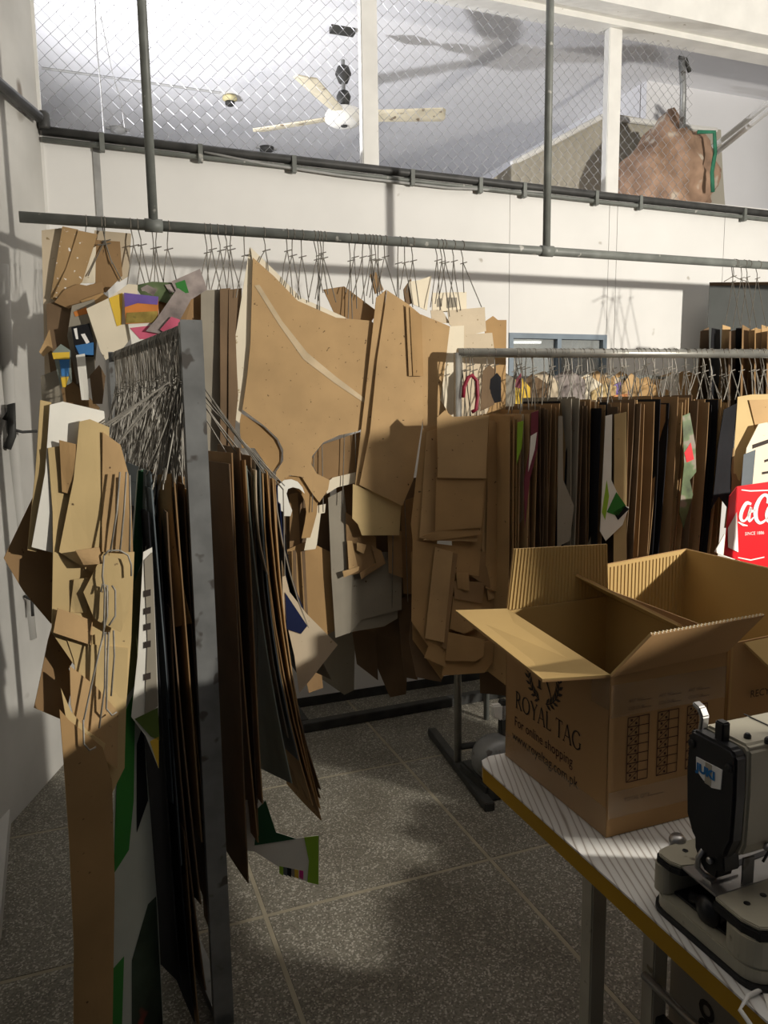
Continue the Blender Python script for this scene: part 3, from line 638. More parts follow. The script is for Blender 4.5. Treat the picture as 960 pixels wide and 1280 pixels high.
# ================================================================== steel rack behind the boxes
R1 = at(572, 441, 3.10); R2d = (at(960, 442, 3.46) - R1); R2 = R1 + R2d * 1.22; R2.z = R1.z
rd2 = (R2 - R1).normalized(); rn2 = Z.cross(rd2)         # rn2 points away from the camera
rk = thing('steel_rack', V((R1.x, R1.y, 0)), 'bright steel pipe rack standing behind the open cartons', 'rack')
MB().tube([R1, R2], 0.0185, 12).build('rail', PIPEL, rk, True)
for p in (R1, R2):
    MB().tube([p, V((p.x, p.y, 0.04))], 0.0165, 10).build('post', PIPEL if p is R1 else PIPEM, rk, True)
    f = V((p.x, p.y, 0))
    MB().box(f - rn2 * 0.36 - rd2 * 0.02, rd2 * 0.04, rn2 * 0.72, Z * 0.035).build('foot', STAND, rk, bevel=0.003)
MB().tube([V((R1.x, R1.y, 0.10)), V((R2.x, R2.y, 0.10))], 0.014, 8).build('lower_bar', STAND, rk, True)
MB().tube([V((R1.x, R1.y, 0.03)) - rn2 * 0.1, V((R2.x, R2.y, 0.03)) - rn2 * 0.1], 0.014, 8).build('lower_bar', STAND, rk, True)
def rkp(x):   # rail point above column x
    n = rd2.cross(Z); return on(x, 441, R1, n)
RK = R1
def rboard(poly, o, m, t, a=None, patches=(), warp=0.004):
    n = rd2.cross(Z); cx = sum(p[0] for p in poly) / len(poly); cy = sum(p[1] for p in poly) / len(poly)
    P = on(cx, cy, R1 - rn2 * o, n); aa = math.degrees(math.atan2(rd2.y, rd2.x)) if a is None else a
    s = pboard('pattern_board', poly, P, aa, m, t, 0.003, 0, 0.0 if len(patches) else warp)
    for q in patches: patch(q[0], q[1], P, aa, q[2], s, lift=0.0028)
    return s
t = thing('pattern_stack', rkp(580), 'thick stack of brown pattern boards hanging flat on the left end of the steel rack', 'pattern stack')
for poly, o, m in (
    ([(514, 690), (540, 680), (640, 690), (628, 800), (606, 838), (556, 843), (552, 850), (516, 800)], -0.02, KRAFT),
    ([(610, 524), (640, 531), (641, 748), (612, 756), (604, 690)], -0.015, KRAFT), ([(612, 526), (632, 532), (634, 744), (610, 750), (602, 690)], -0.008, TAN),
    ([(611, 524), (625, 530), (624, 740), (606, 735)], 0.0, KRAFT),
    ([(528, 536), (550, 531), (546, 684), (517, 682), (514, 655), (520, 600)], 0.0, KRAFT), ([(533, 540), (552, 534), (548, 676), (524, 672)], 0.006, TAN),
    ([(560, 560), (612, 560), (598, 720), (566, 716)], 0.002, KRAFT),
    ([(560, 690), (618, 690), (612, 736), (592, 722), (564, 712)], 0.0, BROWN),
    ([(516, 676), (566, 682), (557, 834), (530, 822), (535, 808), (514, 776)], 0.01, KRAFT),
    ([(544, 684), (566, 690), (555, 803), (531, 797)], 0.022, TAN), ([(562, 690), (572, 692), (558, 812), (552, 808)], 0.014, BROWN),
    ([(560, 790), (606, 800), (604, 820), (594, 826), (556, 826)], 0.012, KRAFT), ([(556, 812), (618, 800), (616, 828), (606, 841), (552, 844)], 0.0, KRAFT),
    ([(570, 716), (586, 716), (586, 738), (572, 736)], 0.016, KRAFT), ([(566, 726), (606, 728), (602, 754), (568, 748)], 0.01, BROWN), ([(566, 745), (600, 752), (604, 780), (580, 792), (562, 786)], 0.006, KRAFT),
    ([(529, 675), (596, 677), (600, 660), (546, 664)], 0.024, TAN), ([(526, 670), (545, 664), (602, 655), (600, 668), (540, 676)], 0.030, KRAFT),
    ([(545, 596), (606, 597), (601, 659), (544, 664)], 0.036, KRAFT), ([(546, 522), (556, 513), (566, 521), (611, 519), (607, 598), (547, 597)], 0.042, TAN),
    ([(514, 772), (536, 806), (556, 832), (551, 852), (520, 846), (511, 800)], -0.03, DARK)):
    rboard(poly, o + 0.055, m, t)
rboard([(596, 690), (652, 690), (650, 872), (600, 866)], -0.10, DARK, t)  # dark board added as the black shade under the rack
for x in (578, 584, 591):
    hanger(t, rkp(x), rd2, [rboard_p for rboard_p in (on(x - 4, 524, R1, rd2.cross(Z)), on(x + 5, 524, R1, rd2.cross(Z)))], drop=0.07)
# red coated hook and small dark trims at the left of the steel rack
t = thing('red_hook', rkp(590) - Z * 0.05, 'red plastic coated hook hanging on the left end of the steel rack', 'hook')
n2 = rd2.cross(Z)
MB().tube([on(x, y, R1 - rn2 * 0.03, n2) for x, y in ((579, 497), (580, 484), (585, 472), (590, 469), (596, 476), (597, 495), (595, 512), (590, 515))], 0.008, 8).build('coated_loop', mat('red_plastic', (0.25, 0.02, 0.04), 0.4, 0.15, 10), t, True)
hanger(t, rkp(587), rd2, [on(586, 472, R1 - rn2 * 0.03, n2)], drop=0.05)
for i, (x, m, lab) in enumerate(((609, DARK, 'dark brown fabric swatch hanging beside the red hook'), (618, BLACKS, 'black and maroon swatch hanging second right of the red hook'), (648, MAROON, 'narrow maroon swatch hanging in front of the low window'))):
    t = thing('fabric_swatch', rkp(x), lab, 'swatch', 'swatches on the steel rack')
    w = (9, 8, 4)[i]; y0 = (456, 466, 466)[i]
    rboard([(x - w * .6, y0 + 8), (x + 3, y0), (x + w, y0 + 6), (x + w, y0 + (50, 36, 20)[i]), (x - w, y0 + (58, 40, 18)[i])], 0.02, m, t)
    hanger(t, rkp(x), rd2, [on(x + 1, y0 + 3, R1, n2)], drop=0.05)

def esheet(t, m, A, d, width, h0, h1, curl=0.0, cd=None, th=0.003, name='pattern_board', nz=7, top1=0.0, lean=0.0, ph=None):
    """board seen nearly edge on: near top corner A, runs back along d; hangs h0 at the near edge and h1 at the far edge"""
    cd = V(cd) if cd else Z.cross(V(d)) * -1; d = V(d).normalized(); cols = 4; ph = random.random() * 6 if ph is None else ph
    F_ = []; nrm = d.cross(Z).normalized()
    for i in range(nz + 1):
        f = i / nz
        for j in range(cols + 1):
            g = j / cols; h = h0 + (h1 - h0) * g
            p = A + d * (width * g + lean * f) - Z * (h * f + top1 * g * (1 - f)) + cd * (curl * f * f * (1 - 0.4 * g)) + nrm * (0.006 * math.sin(ph + 3 * f + 2 * g))
            F_.append(p)
    vs = [p + nrm * th / 2 for p in F_] + [p - nrm * th / 2 for p in F_]; c = cols + 1; k = len(F_); fs = []
    for i in range(nz):
        for j in range(cols):
            q = [i * c + j, i * c + j + 1, (i + 1) * c + j + 1, (i + 1) * c + j]
            fs += [q, [k + x for x in q[::-1]]]
    rim = [j for j in range(c)] + [i * c + cols for i in range(1, nz + 1)] + [nz * c + j for j in range(cols - 1, -1, -1)] + [i * c for i in range(nz - 1, 0, -1)]
    for a, b in zip(rim, rim[1:] + rim[:1]): fs.append([b, a, k + a, k + b])
    return MB().add(vs, fs).build(name, m, t)

cols = {'brown': BROWN, 'dark brown': DARK, 'tan': TAN, 'black printed': BLACKS, 'slate grey': SLATE, 'grey': GREYB, 'pale': PALE, 'kraft': KRAFT}
seq = ['kraft', 'tan', 'brown', 'dark brown', 'brown', 'black printed', 'grey', 'dark brown', 'brown', 'black printed', 'dark brown', 'brown', 'tan', 'dark brown', 'brown', 'black printed', 'brown', 'tan', 'dark brown', 'brown', 'black printed', 'kraft']
x = 644.0; nb = len(seq); LABC = {}
for i, cn in enumerate(seq):
    xs = 644 + (906 - 644) * i / (nb - 1)
    yt = 520 - 18 * min(i, 6) / 6 + random.uniform(-5, 5)
    t = thing('pattern_bundle', rkp(xs) - Z * 0.02, '%s pattern bundle hung edge on, %s from the left on the steel rack' % (cn, (ORD + ['twenty-first', 'twenty-second'])[i]), 'pattern bundle', 'edge-on pattern bundles on the steel rack')
    k = 3
    for j in range(k):
        xx = xs + (j - 1) * 4.2 + random.uniform(-1, 1)
        ang = math.radians(random.uniform(-7, 7) + (10 if xs > 780 else 0)); d = (N * math.cos(ang) - W * math.sin(ang))
        A = on(xx, yt + random.uniform(-4, 6), R1 - rn2 * random.uniform(0.10, 0.17), n2)
        esheet(t, cols[cn] if j != 1 or random.random() < .5 else random.choice([KRAFT, BROWN, DARK, TAN, PALE]), A, d, random.uniform(0.24, 0.34), random.uniform(0.95, 1.15), random.uniform(0.95, 1.15),
               curl=random.uniform(-0.02, 0.01) - (0.05 if xs > 790 else 0), cd=W)
    top = on(xs, yt, R1, n2)
    for j in range(2):
        hx = xs + random.uniform(-6, 6); sp = random.uniform(4, 12)
        hanger(t, rkp(hx), rd2, [on(xs - sp, yt + 2, R1 - rn2 * random.uniform(-.05, .1), n2), on(xs + sp, yt + 2, R1 - rn2 * random.uniform(-.05, .1), n2)], m=WIREL if random.random() < .5 else WIRE, drop=random.uniform(0.05, 0.10))
# single boards that stand out on the steel rack
t = thing('pattern_board', rkp(772), 'single straw coloured board facing front in the middle of the steel rack', 'pattern board')
rboard([(768, 518), (783, 515), (784, 790), (766, 790)], 0.16, STRAW, t); hanger(t, rkp(776), rd2, [on(775, 518, R1 - rn2 * .1, n2)])
t = thing('printed_sheet', rkp(762), 'curled white and green printed sheet beside the straw coloured board', 'printed sheet')
rboard([(757, 520), (765, 518), (764, 600), (778, 630), (786, 634), (778, 656), (757, 676), (750, 664)], 0.17, WHITEP, t, None,
       [('green_print', [(758, 640), (770, 615), (782, 632), (772, 645)], GREEN), ('black_print', [(766, 640), (780, 632), (786, 636), (772, 650)], BLACKS), ('lime_print', [(752, 640), (758, 600), (761, 620), (756, 650)], LIME)])
hanger(t, rkp(764), rd2, [on(761, 522, R1 - rn2 * .1, n2)])
t = thing('paper_sheet', rkp(704), 'curled grey paper sheet sticking out between dark bundles on the steel rack', 'paper sheet')
rboard([(698, 520), (703, 520), (704, 600), (717, 632), (712, 676), (697, 684)], 0.17, GREYB, t); hanger(t, rkp(701), rd2, [on(700, 522, R1 - rn2 * .1, n2)])
t = thing('printed_sheet', rkp(668), 'maroon and white printed strip between the first bundles on the steel rack', 'printed sheet')
rboard([(664, 516), (673, 513), (672, 560), (662, 600), (656, 660), (655, 600), (663, 555)], 0.17, MAROON, t, None, [('white_print', [(663, 545), (671, 540), (668, 562), (660, 590)], WHITEP)])
hanger(t, rkp(668), rd2, [on(669, 515, R1 - rn2 * .1, n2)])
t = thing('printed_sheet', rkp(652), 'bright lime green strip at the right edge of the brown stack', 'printed sheet')
rboard([(647, 528), (654, 526), (652, 560), (646, 580)], 0.15, LIME, t); hanger(t, rkp(650), rd2, [on(650, 528, R1 - rn2 * .1, n2)])
t = thing('fabric_strip', rkp(856), 'crumpled red and green printed strip between the right bundles', 'fabric strip')
rboard([(853, 520), (862, 516), (869, 556), (870, 590), (862, 600), (866, 618), (854, 660), (849, 640), (855, 580)], 0.20, CAMO, t, None, [('red_print', [(855, 566), (863, 553), (867, 574), (858, 578)], REDPR)], warp=0.015)
hanger(t, rkp(858), rd2, [on(858, 520, R1 - rn2 * .1, n2)])
t = thing('black_cloth', rkp(900), 'black cloth pattern hanging left of the straw boards on the steel rack', 'cloth')
rboard([(905, 512), (922, 504), (918, 560), (912, 640), (896, 620), (888, 636), (896, 560)], 0.20, BLACKS, t, warp=0.012); hanger(t, rkp(908), rd2, [on(912, 508, R1 - rn2 * .1, n2)])
t = thing('pattern_bundle', rkp(945), 'straw coloured boards facing front at the right end of the steel rack', 'pattern bundle')
for poly, o, m in (([(922, 496), (940, 493), (1000, 492), (1000, 560), (948, 560), (930, 580), (916, 640), (918, 560)], 0.20, STRAW), ([(936, 500), (1000, 498), (1000, 556), (950, 556)], 0.207, TAN), ([(916, 560), (930, 560), (926, 660), (906, 660)], 0.195, BROWN)):
    rboard(poly, o, m, t)
for hx in (918, 927, 938, 946, 955): hanger(t, rkp(hx), rd2, [on(hx + random.uniform(-14, 4), 500, R1 - rn2 * .18, n2), on(hx + 8, 500, R1 - rn2 * .18, n2)], m=WIREL, drop=0.08)
t = thing('printed_sheet', rkp(950), 'white line printed sheet above the red soda carton', 'printed sheet')
rboard([(933, 560), (948, 530), (1000, 520), (1000, 610), (926, 612)], 0.24, CREAM, t, None, [('slate_panel', [(929, 568), (944, 562), (940, 606), (926, 608)], SLATE), ('ink_line', [(940, 556), (1000, 535), (1000, 540), (940, 561)], INK), ('ink_line', [(955, 575), (1000, 560), (1000, 563), (955, 578)], INK), ('ink_line', [(952, 590), (1000, 582), (1000, 585), (952, 593)], INK)])
hanger(t, rkp(952), rd2, [on(955, 530, R1 - rn2 * .2, n2)])
# red soda carton
t = thing('soda_carton', on(940, 605, R1 - rn2 * .3, n2), 'flattened red soda carton with white script lettering at the right edge', 'carton')
Pc = on(940, 650, R1 - rn2 * .42, n2); ac = math.degrees(math.atan2(rd2.y, rd2.x))
s = pboard('front_panel', [(921, 608), (962, 602), (1030, 592), (1030, 730), (960, 712), (922, 700)], Pc, ac, REDPR, t, 0.004)
nn = udir(ac).cross(Z)
def cpt(x, y): return on(x, y, Pc, nn)
side = pboard('side_panel', [(912, 620), (921, 608), (922, 700), (905, 694)], Pc - rn2 * 0.004, ac + 30, REDPR, t, 0.004)
patch('white_print', [(908, 660), (919, 640), (921, 690), (908, 684)], Pc - rn2 * 0.004, ac + 30, WHITEI, side, lift=0.006)
pboard('lower_flap', [(905, 668), (921, 672), (922, 702), (893, 690)], Pc + rn2 * 0.02, ac + 10, WHITEP, t, 0.003)
sc = (cpt(960, 650) - cpt(922, 650)).length / 38.0; o0 = cpt(922, 650)
def ss(pts): return [((x - 922) * sc, (650 - y) * sc, h * sc) for x, y, h in pts]
scr = [ss([(937, 633, 1.2), (931, 632, 2.0), (926, 640, 2.2), (925, 648, 2.0), (929, 651, 1.2), (934, 646, 1.3), (937, 636, 1.6), (935, 645, 2.0), (936, 651, 1.4), (941, 647, .8)]),
       ss([(937, 641, 1.3), (943, 639, 1.3)]),
       ss([(957, 632, 1.4), (958, 626, 2.2), (953, 623, 1.6), (947, 628, 2.2), (943, 638, 2.8), (944, 648, 2.4), (949, 653, 1.6), (956, 650, 1.2), (962, 643, .8)]),
       ss([(967, 634, 1.2), (961, 635, 2.0), (957, 643, 2.0), (959, 651, 1.6), (966, 649, 1.8), (970, 641, 2.0), (967, 635, 1.2), (974, 636, .8), (979, 630, .8)]),
       ss([(978, 645, 1.4), (986, 626, 1.8), (989, 616, 1.2), (984, 622, 1.2), (981, 640, 2.0), (983, 650, 1.6), (990, 645, .8)]),
       ss([(1002, 633, 1.2), (996, 632, 2.0), (991, 640, 2.2), (990, 648, 2.0), (994, 651, 1.2), (999, 646, 1.3), (1002, 636, 1.6), (1000, 645, 2.0), (1001, 651, 1.4), (1006, 647, .8)]),
       ss([(922, 652, .6), (928, 655, 1.2), (934, 656, .5)])]
n_out = (cpt(960, 650) - o0).normalized().cross(Z)
strokes('script_lettering', scr, o0, (cpt(960, 650) - o0).normalized(), Z, WHITEI, s, 0.004, True)
textmesh('small_lettering', 'SINCE 1886', 0.018, cpt(930, 669), udir(ac), Z, WHITEI, s, 0.004)
for pts in ([(924, 618, .5), (935, 619, .7), (960, 618, .6), (1000, 614, .5)], [(924, 690, .5), (940, 693, .7), (957, 690, .6)]):
    strokes('white_band', [ss(pts)], o0, (cpt(960, 650) - o0).normalized(), Z, WHITEI, s, 0.004)

# ---- second row of boards behind the steel rack, on its own rail
Q1 = at(610, 474, 3.62); Q2 = at(900, 474, 3.90); qd = (Q2 - Q1); qd.z = 0; qd.normalize(); Q2.z = Q1.z; nq = qd.cross(Z); qn = Z.cross(qd)
rr = thing('rear_rack', V((Q1.x, Q1.y, 0)), 'low pipe rack half hidden behind the steel rack hangers', 'rack')
MB().tube([Q1, Q2], 0.014, 8).build('rail', PIPEM, rr, True)
for p in (Q1, Q2): MB().tube([p, V((p.x, p.y, 0.0))], 0.014, 8).build('post', PIPEM, rr, True)
rear = [(626, 40, GREYB, 'grey'), (646, 34, YELLOW, 'yellow and grey'), (664, 36, DARK, 'dark brown'), (684, 40, PALE, 'pale'), (706, 40, SILVERF, 'silvery'), (728, 44, CREAM, 'cream'), (744, 44, TAN, 'tan'), (762, 40, STRAW, 'straw'), (775, 26, PURPLE, 'purple and orange printed'), (792, 36, TAN, 'tan'), (812, 48, KRAFT, 'kraft'), (838, 40, WHITEP, 'white'), (862, 44, KRAFT, 'kraft'), (884, 44, TAN, 'tan')]
for i, (x, w, m, cn) in enumerate(rear):
    t = thing('pattern_bundle', on(x, 474, Q1, nq), '%s boards, %s from the left in the row behind the steel rack' % (cn, ORD[i]), 'pattern bundle', 'rear row of boards')
    for j in range(3):
        h = w / 2 + random.uniform(-4, 4); yt = 476 + random.uniform(-10, 10) + j * 4; x0 = x + random.uniform(-5, 5)
        P = on(x, 500, Q1 - qn * (0.03 - 0.02 * j), nq)
        pboard('pattern_board', [(x0 - h, yt + random.uniform(0, 10)), (x0 + random.uniform(-4, 4), yt - 6), (x0 + h, yt + random.uniform(0, 8)), (x0 + h, 600), (x0 - h, 600)], P, math.degrees(math.atan2(qd.y, qd.x)) + random.uniform(-15, 15), m if j != 1 else random.choice([TAN, PALE, KRAFT, DARK]), t, warp=0.004)
    if m is PURPLE: patch('orange_print', [(x - 8, 494), (x + 9, 492), (x + 9, 504), (x - 8, 506)], on(x, 500, Q1 - qn * .06, nq), 15, ORANGE, t)
    hanger(t, on(x, 474, Q1, nq), qd, [on(x - 4, 492, Q1, nq), on(x + 4, 492, Q1, nq)], rail_r=0.014, drop=0.03)
fp = thing('floor_pipe', atz(380, 917, .03), 'dark steel bar lying on the floor below the hanging boards', 'bar')
MB().box(atz(380, 917, 0.0), (atz(640, 870, 0) - atz(380, 917, 0)), N * 0.05, Z * 0.045).build('bar', STAND, fp, bevel=.003)
MB().box(atz(380, 917, 0.0) + N * 0.05, W * 0.04, N * 0.5, Z * 0.045).build('cross_bar', STAND, fp, bevel=.003)

# ================================================================== near rack at the left
NPB = at(239, 402, 1.745); NZ = NPB.z
nr = thing('clothes_rack', V((NPB.x, NPB.y, 0)), 'galvanised angle iron rack crowded with wire hooks in the left foreground', 'rack')
MB().box(V((NPB.x, NPB.y, 0)) - W * 0.024, W * 0.048, N * 0.004, Z * (NZ + 0.004)).box(V((NPB.x, NPB.y, 0)) - W * 0.024 + N * 0.004, W * 0.004, N * 0.036, Z * NZ).build('post', GALV, nr)
ND = V((math.sin(math.radians(-28)), math.cos(math.radians(-28)), 0)); NE = NPB + ND * 1.02
MB().tube([NPB - Z * 0.016 + ND * 0.002, NE - Z * 0.016], 0.016, 10).build('rail', PIPEM, nr, True)
MB().box(V((NE.x, NE.y, 0)) - W * 0.022, W * 0.044, N * 0.004, Z * NZ).build('post', GALV, nr)
MB().box(V((NPB.x, NPB.y, 0)) - W * 0.02, W * 0.04, ND * 1.02, Z * 0.03).build('foot', GALV, nr)
def nrail(t): return NPB + ND * t - Z * 0.016
def npl(x, y, t): return on(x, y, NPB + N * t, N)
# --- edge-on boards right and left of the post
def nsheet(t, m, x, yt, yb, tt, width, curl, ang, slant=0.0, lean=0.0, xb=0):
    A = npl(x, yt, tt); B = npl(x, yb, tt); h = A.z - B.z
    a = math.radians(ang); d = N * math.cos(a) - W * math.sin(a)
    return esheet(t, m, A, d, width, h, h * (1 - slant), curl, cd=W, top1=random.uniform(-0.01, 0.02), lean=lean)
groups = [  # label, hooks, sheets: material, x, top, bottom, distance along rail, width, curl, angle
 ('dark brown pattern boards hanging right behind the rack post', [(0.10, 0.02), (0.13, 0.03)],
  [(BROWN, 292, 566, 1060, .10, .30, 0.02, 4), (DARK, 298, 560, 1050, .13, .28, 0.015, 2), (DARK, 285, 580, 1110, .06, .30, 0.01, 6), (BROWN, 304, 575, 1010, .10, .3, 0.02, 3)]),
 ('grey green curled boards among the edge-on boards right of the rack post', [(0.16, 0.05), (0.19, 0.06), (.14, .06)],
  [(GREYGREEN, 309, 582, 990, .14, .28, 0.085, 0), (DARK, 314, 570, 980, .16, .3, 0.07, 1), (PALE, 318, 588, 720, .14, .25, 0.03, -2), (SLATE, 322, 576, 960, .18, .28, 0.09, -2), (GREYB, 316, 575, 930, .19, .28, 0.075, 1)]),
 ('stacked thin brown boards with light edges right of the rack post', [(0.22, 0.08), (0.25, 0.09), (.2, .1)],
  [(KRAFT, 327, 592, 1020, .18, .26, 0.115, -3), (BROWN, 330, 594, 1030, .20, .26, 0.12, -3), (KRAFT, 333, 590, 1040, .21, .26, 0.125, -4), (DARK, 336, 594, 1000, .22, .26, 0.12, -4), (TAN, 339, 598, 1024, .23, .25, 0.115, -5), (BROWN, 342, 600, 1010, .24, .25, 0.11, -5)]),
 ('navy and black printed sheets at the right edge of the near rack', [(0.28, 0.11), (0.31, 0.12)],
  [(GREYB, 345, 602, 860, .26, .24, 0.14, -5), (NAVY, 348, 606, 800, .28, .22, 0.09, -6), (BLACKS, 351, 640, 780, .30, .22, 0.07, -6), (NAVY, 349, 630, 860, .27, .2, 0.06, -5)]),
 ('slate grey and brown boards hanging left of the rack post', [(0.06, -0.06), (0.10, -0.07), (.08, -.05)],
  [(SLATE, 188, 590, 1010, .02, .34, 0.01, 10), (BLACKS, 196, 600, 1100, .04, .3, 0.015, 9), (BROWN, 208, 588, 1080, .06, .30, 0.02, 6), (BLACKS, 202, 596, 1180, .05, .3, 0.02, 6), (KRAFT, 214, 592, 782, .03, .06, 0.03, 40)]),
 ('narrow kraft boards hanging just left of the rack post', [(0.03, -0.03), (0.12, -0.04), (.16, -.03)],
  [(KRAFT, 223, 600, 1040, .05, .25, 0.02, 6), (BROWN, 228, 596, 1050, .08, .25, 0.02, 5), (DARK, 233, 606, 1180, .04, .25, 0.015, 4), (TAN, 237, 612, 1066, .06, .22, 0.03, 4), (DARK, 243, 620, 1230, .05, .24, 0.02, 4), (KRAFT, 247, 640, 1066, .03, .2, 0.02, 3)]),
 ('black printed sheets reaching low left of the rack post', [(0.05, -0.08), (0.14, -0.08)],
  [(BLACKS, 183, 640, 1240, .00, .3, 0.02, 14), (SLATE, 191, 610, 1090, .01, .3, 0.015, 12), (BLACKS, 198, 700, 1290, .01, .3, 0.03, 10), (DARK, 215, 760, 1250, .01, .28, 0.03, 6), (BROWN, 228, 1040, 1300, .02, .28, 0.02, 6), (DARK, 212, 640, 1140, .00, .2, 0.02, 4), (BROWN, 218, 600, 1060, .01, .2, .02, 4)]),
]
for lab, hooks, sh in groups:
    t = thing('pattern_bundle', nrail(hooks[0][0]), lab, 'pattern bundle', 'edge-on bundles on the near rack')
    for m, x, yt, yb, tt, w, c, a in sh: nsheet(t, m, x, yt, yb, tt, w, c, a, slant=random.uniform(-.08, .08))
    cx = sum(s[1] for s in sh) / len(sh); cy = sum(s[2] for s in sh) / len(sh)
    for rt_, off in (hooks if hooks[0][1] < 0 else hooks[:1]):
        for q in range(1 if off > 0 else 4):
            tr = rt_ + random.uniform(-0.05, 0.14)
            xa = cx + random.uniform(-20, 14); xb = cx + random.uniform(-6, 18); yy = min(cy, 600) + random.uniform(-4, 14)
            tq = sh[0][4] + random.uniform(0.0, 0.12)
            hanger(t, nrail(max(0.02, tr)), ND, [npl(xa, yy, tq), npl(xb, yy, tq)], rail_r=0.016, drop=random.uniform(0.09, 0.13), m=WIREL if random.random() < .6 else WIRE, r=0.0016)
# crowded bare hooks on the rail
for k in range(14):
    t0_ = 0.03 + 0.068 * k
    t = thing('hook_cluster', nrail(t0_), 'cluster of bare wire hooks, %s back from the rack post' % ORD[k], 'wire hooks', 'wire hook clusters on the near rack')
    for q in range(8):
        tr = t0_ + random.uniform(-0.03, 0.04); P = nrail(max(0.01, tr)); zz = P.z - random.uniform(0.30, 0.40)
        sp = random.uniform(0.015, 0.06); c = P + W * random.uniform(-0.05, 0.02)
        hanger(t, P, ND, [V((c.x, c.y, zz)) - W * sp + N * random.uniform(-.03, .03), V((c.x, c.y, zz)) + W * sp * 0.5 + N * random.uniform(-.03, .03)], rail_r=0.016, drop=random.uniform(0.09, 0.14), m=WIREL if random.random() < .65 else WIRE, r=0.0016)
# --- boards facing front at the far left of the near rack
LP = at(110, 700, 1.62); LA = 36.0
def lb(t, poly, o, m, a=LA, warp=0.005, patches=(), name='pattern_board', tilt=0.0):
    P = LP + udir(LA).cross(Z) * o
    P = on(sum(p[0] for p in poly) / len(poly), sum(p[1] for p in poly) / len(poly), P, udir(LA).cross(Z))
    s = pboard(name, poly, P, a, m, t, 0.003, 0, 0.0 if len(patches) else warp, tilt=tilt)
    for q in patches: patch(q[0], q[1], P, a, q[2], s, lift=0.008, tilt=tilt)
    return s
t = thing('pattern_bundle', nrail(0.3), 'sunlit straw coloured boards with a whitewashed sheet facing front at far left', 'pattern bundle')
lb(t, [(56, 590), (5, 698), (30, 740), (64, 780), (96, 760), (100, 640)], -0.06, BROWN)
lb(t, [(50, 500), (64, 503), (58, 600), (46, 690), (35, 688), (44, 590)], -0.03, STRAW)
lb(t, [(62, 506), (78, 502), (130, 514), (134, 560), (90, 570), (70, 692), (40, 684), (56, 590)], -0.02, WHITEP)
lb(t, [(60, 560), (84, 556), (98, 562), (100, 700), (66, 700), (66, 640)], -0.012, STRAW)
lb(t, [(74, 550), (98, 556), (96, 620), (78, 615)], -0.004, KRAFT)
lb(t, [(99, 527), (112, 524), (136, 534), (136, 700), (120, 720), (74, 690), (92, 600)], 0.0, STRAW)
lb(t, [(128, 540), (150, 556), (162, 600), (166, 690), (128, 690)], 0.006, TAN)
lb(t, [(66, 690), (120, 690), (168, 690), (164, 800), (156, 890), (140, 900), (64, 790)], -0.008, STRAW)
lb(t, [(92, 724), (110, 722), (108, 766), (88, 766)], 0.0, STRAW); lb(t, [(72, 760), (116, 776), (114, 806), (66, 790)], 0.004, TAN)
lb(t, [(128, 692), (162, 702), (164, 752), (150, 790), (118, 774), (104, 740)], 0.012, STRAW)
lb(t, [(94, 688), (124, 684), (128, 704), (104, 706)], 0.02, TAN)
for hx in (0.03, 0.06, 0.10):
    hanger(t, nrail(hx), ND, [on(124 + 160 * hx, 532, LP, udir(LA).cross(Z)), on(146, 556, LP, udir(LA).cross(Z))], rail_r=0.016, m=WIREL, drop=0.12)
t = thing('pattern_bundle', nrail(0.34), 'torn straw coloured boards wired in a chain below the far left boards', 'pattern bundle')
lb(t, [(66, 780), (84, 800), (92, 826), (86, 836), (92, 850), (80, 900), (42, 884), (60, 800)], -0.04, BROWN)
lb(t, [(84, 800), (120, 806), (160, 810), (156, 960), (140, 990), (96, 850), (92, 824)], -0.002, STRAW)
lb(t, [(87, 832), (120, 858), (148, 890), (146, 960), (100, 930), (88, 880)], 0.008, TAN)
lb(t, [(76, 860), (88, 888), (110, 914), (132, 930), (126, 950), (84, 910)], 0.016, STRAW)
def ltube(name, pts, t, r=0.0022, o=0.03, m=WIREL):
    P = LP + udir(LA).cross(Z) * o
    MB().tube([on(x, y, P, udir(LA).cross(Z)) for x, y in pts], r, 5).build(name, m, t, True)
ltube('wire_loop', [(130, 694), (136, 688), (150, 688), (160, 694), (164, 706), (164, 720)], t); ltube('wire_loop', [(130, 694), (128, 720), (131, 740), (130, 784), (128, 800)], t)
ltube('wire_loop', [(150, 590), (146, 640), (138, 690)], t); ltube('wire_loop', [(158, 590), (155, 640), (150, 690)], t); ltube('wire_loop', [(162, 594), (163, 640), (162, 690)], t)
ltube('wire_loop', [(126, 740), (128, 730), (134, 732), (134, 770), (130, 786)], t); ltube('wire_loop', [(140, 732), (144, 738), (144, 770), (136, 782)], t)
ltube('wire_loop', [(130, 790), (118, 840), (104, 904), (105, 930), (112, 936), (120, 932)], t); ltube('wire_loop', [(132, 790), (131, 860), (124, 910)], t)
ltube('wire_loop', [(136, 790), (134, 840), (133, 886), (140, 894), (146, 890)], t); ltube('wire_loop', [(142, 788), (143, 820), (139, 870)], t)
t = thing('pattern_board', npl(108, 890, .2), 'long plain kraft board hanging to the floor at far left', 'pattern board')
lb(t, [(74, 886), (86, 900), (104, 914), (128, 934), (140, 976), (143, 1100), (138, 1380), (92, 1380), (92, 1180), (86, 1050), (79, 950)], 0.03, KRAFT, name='board')
ltube('wire_loop', [(104, 900), (105, 930), (112, 938), (120, 934)], t, o=0.045)
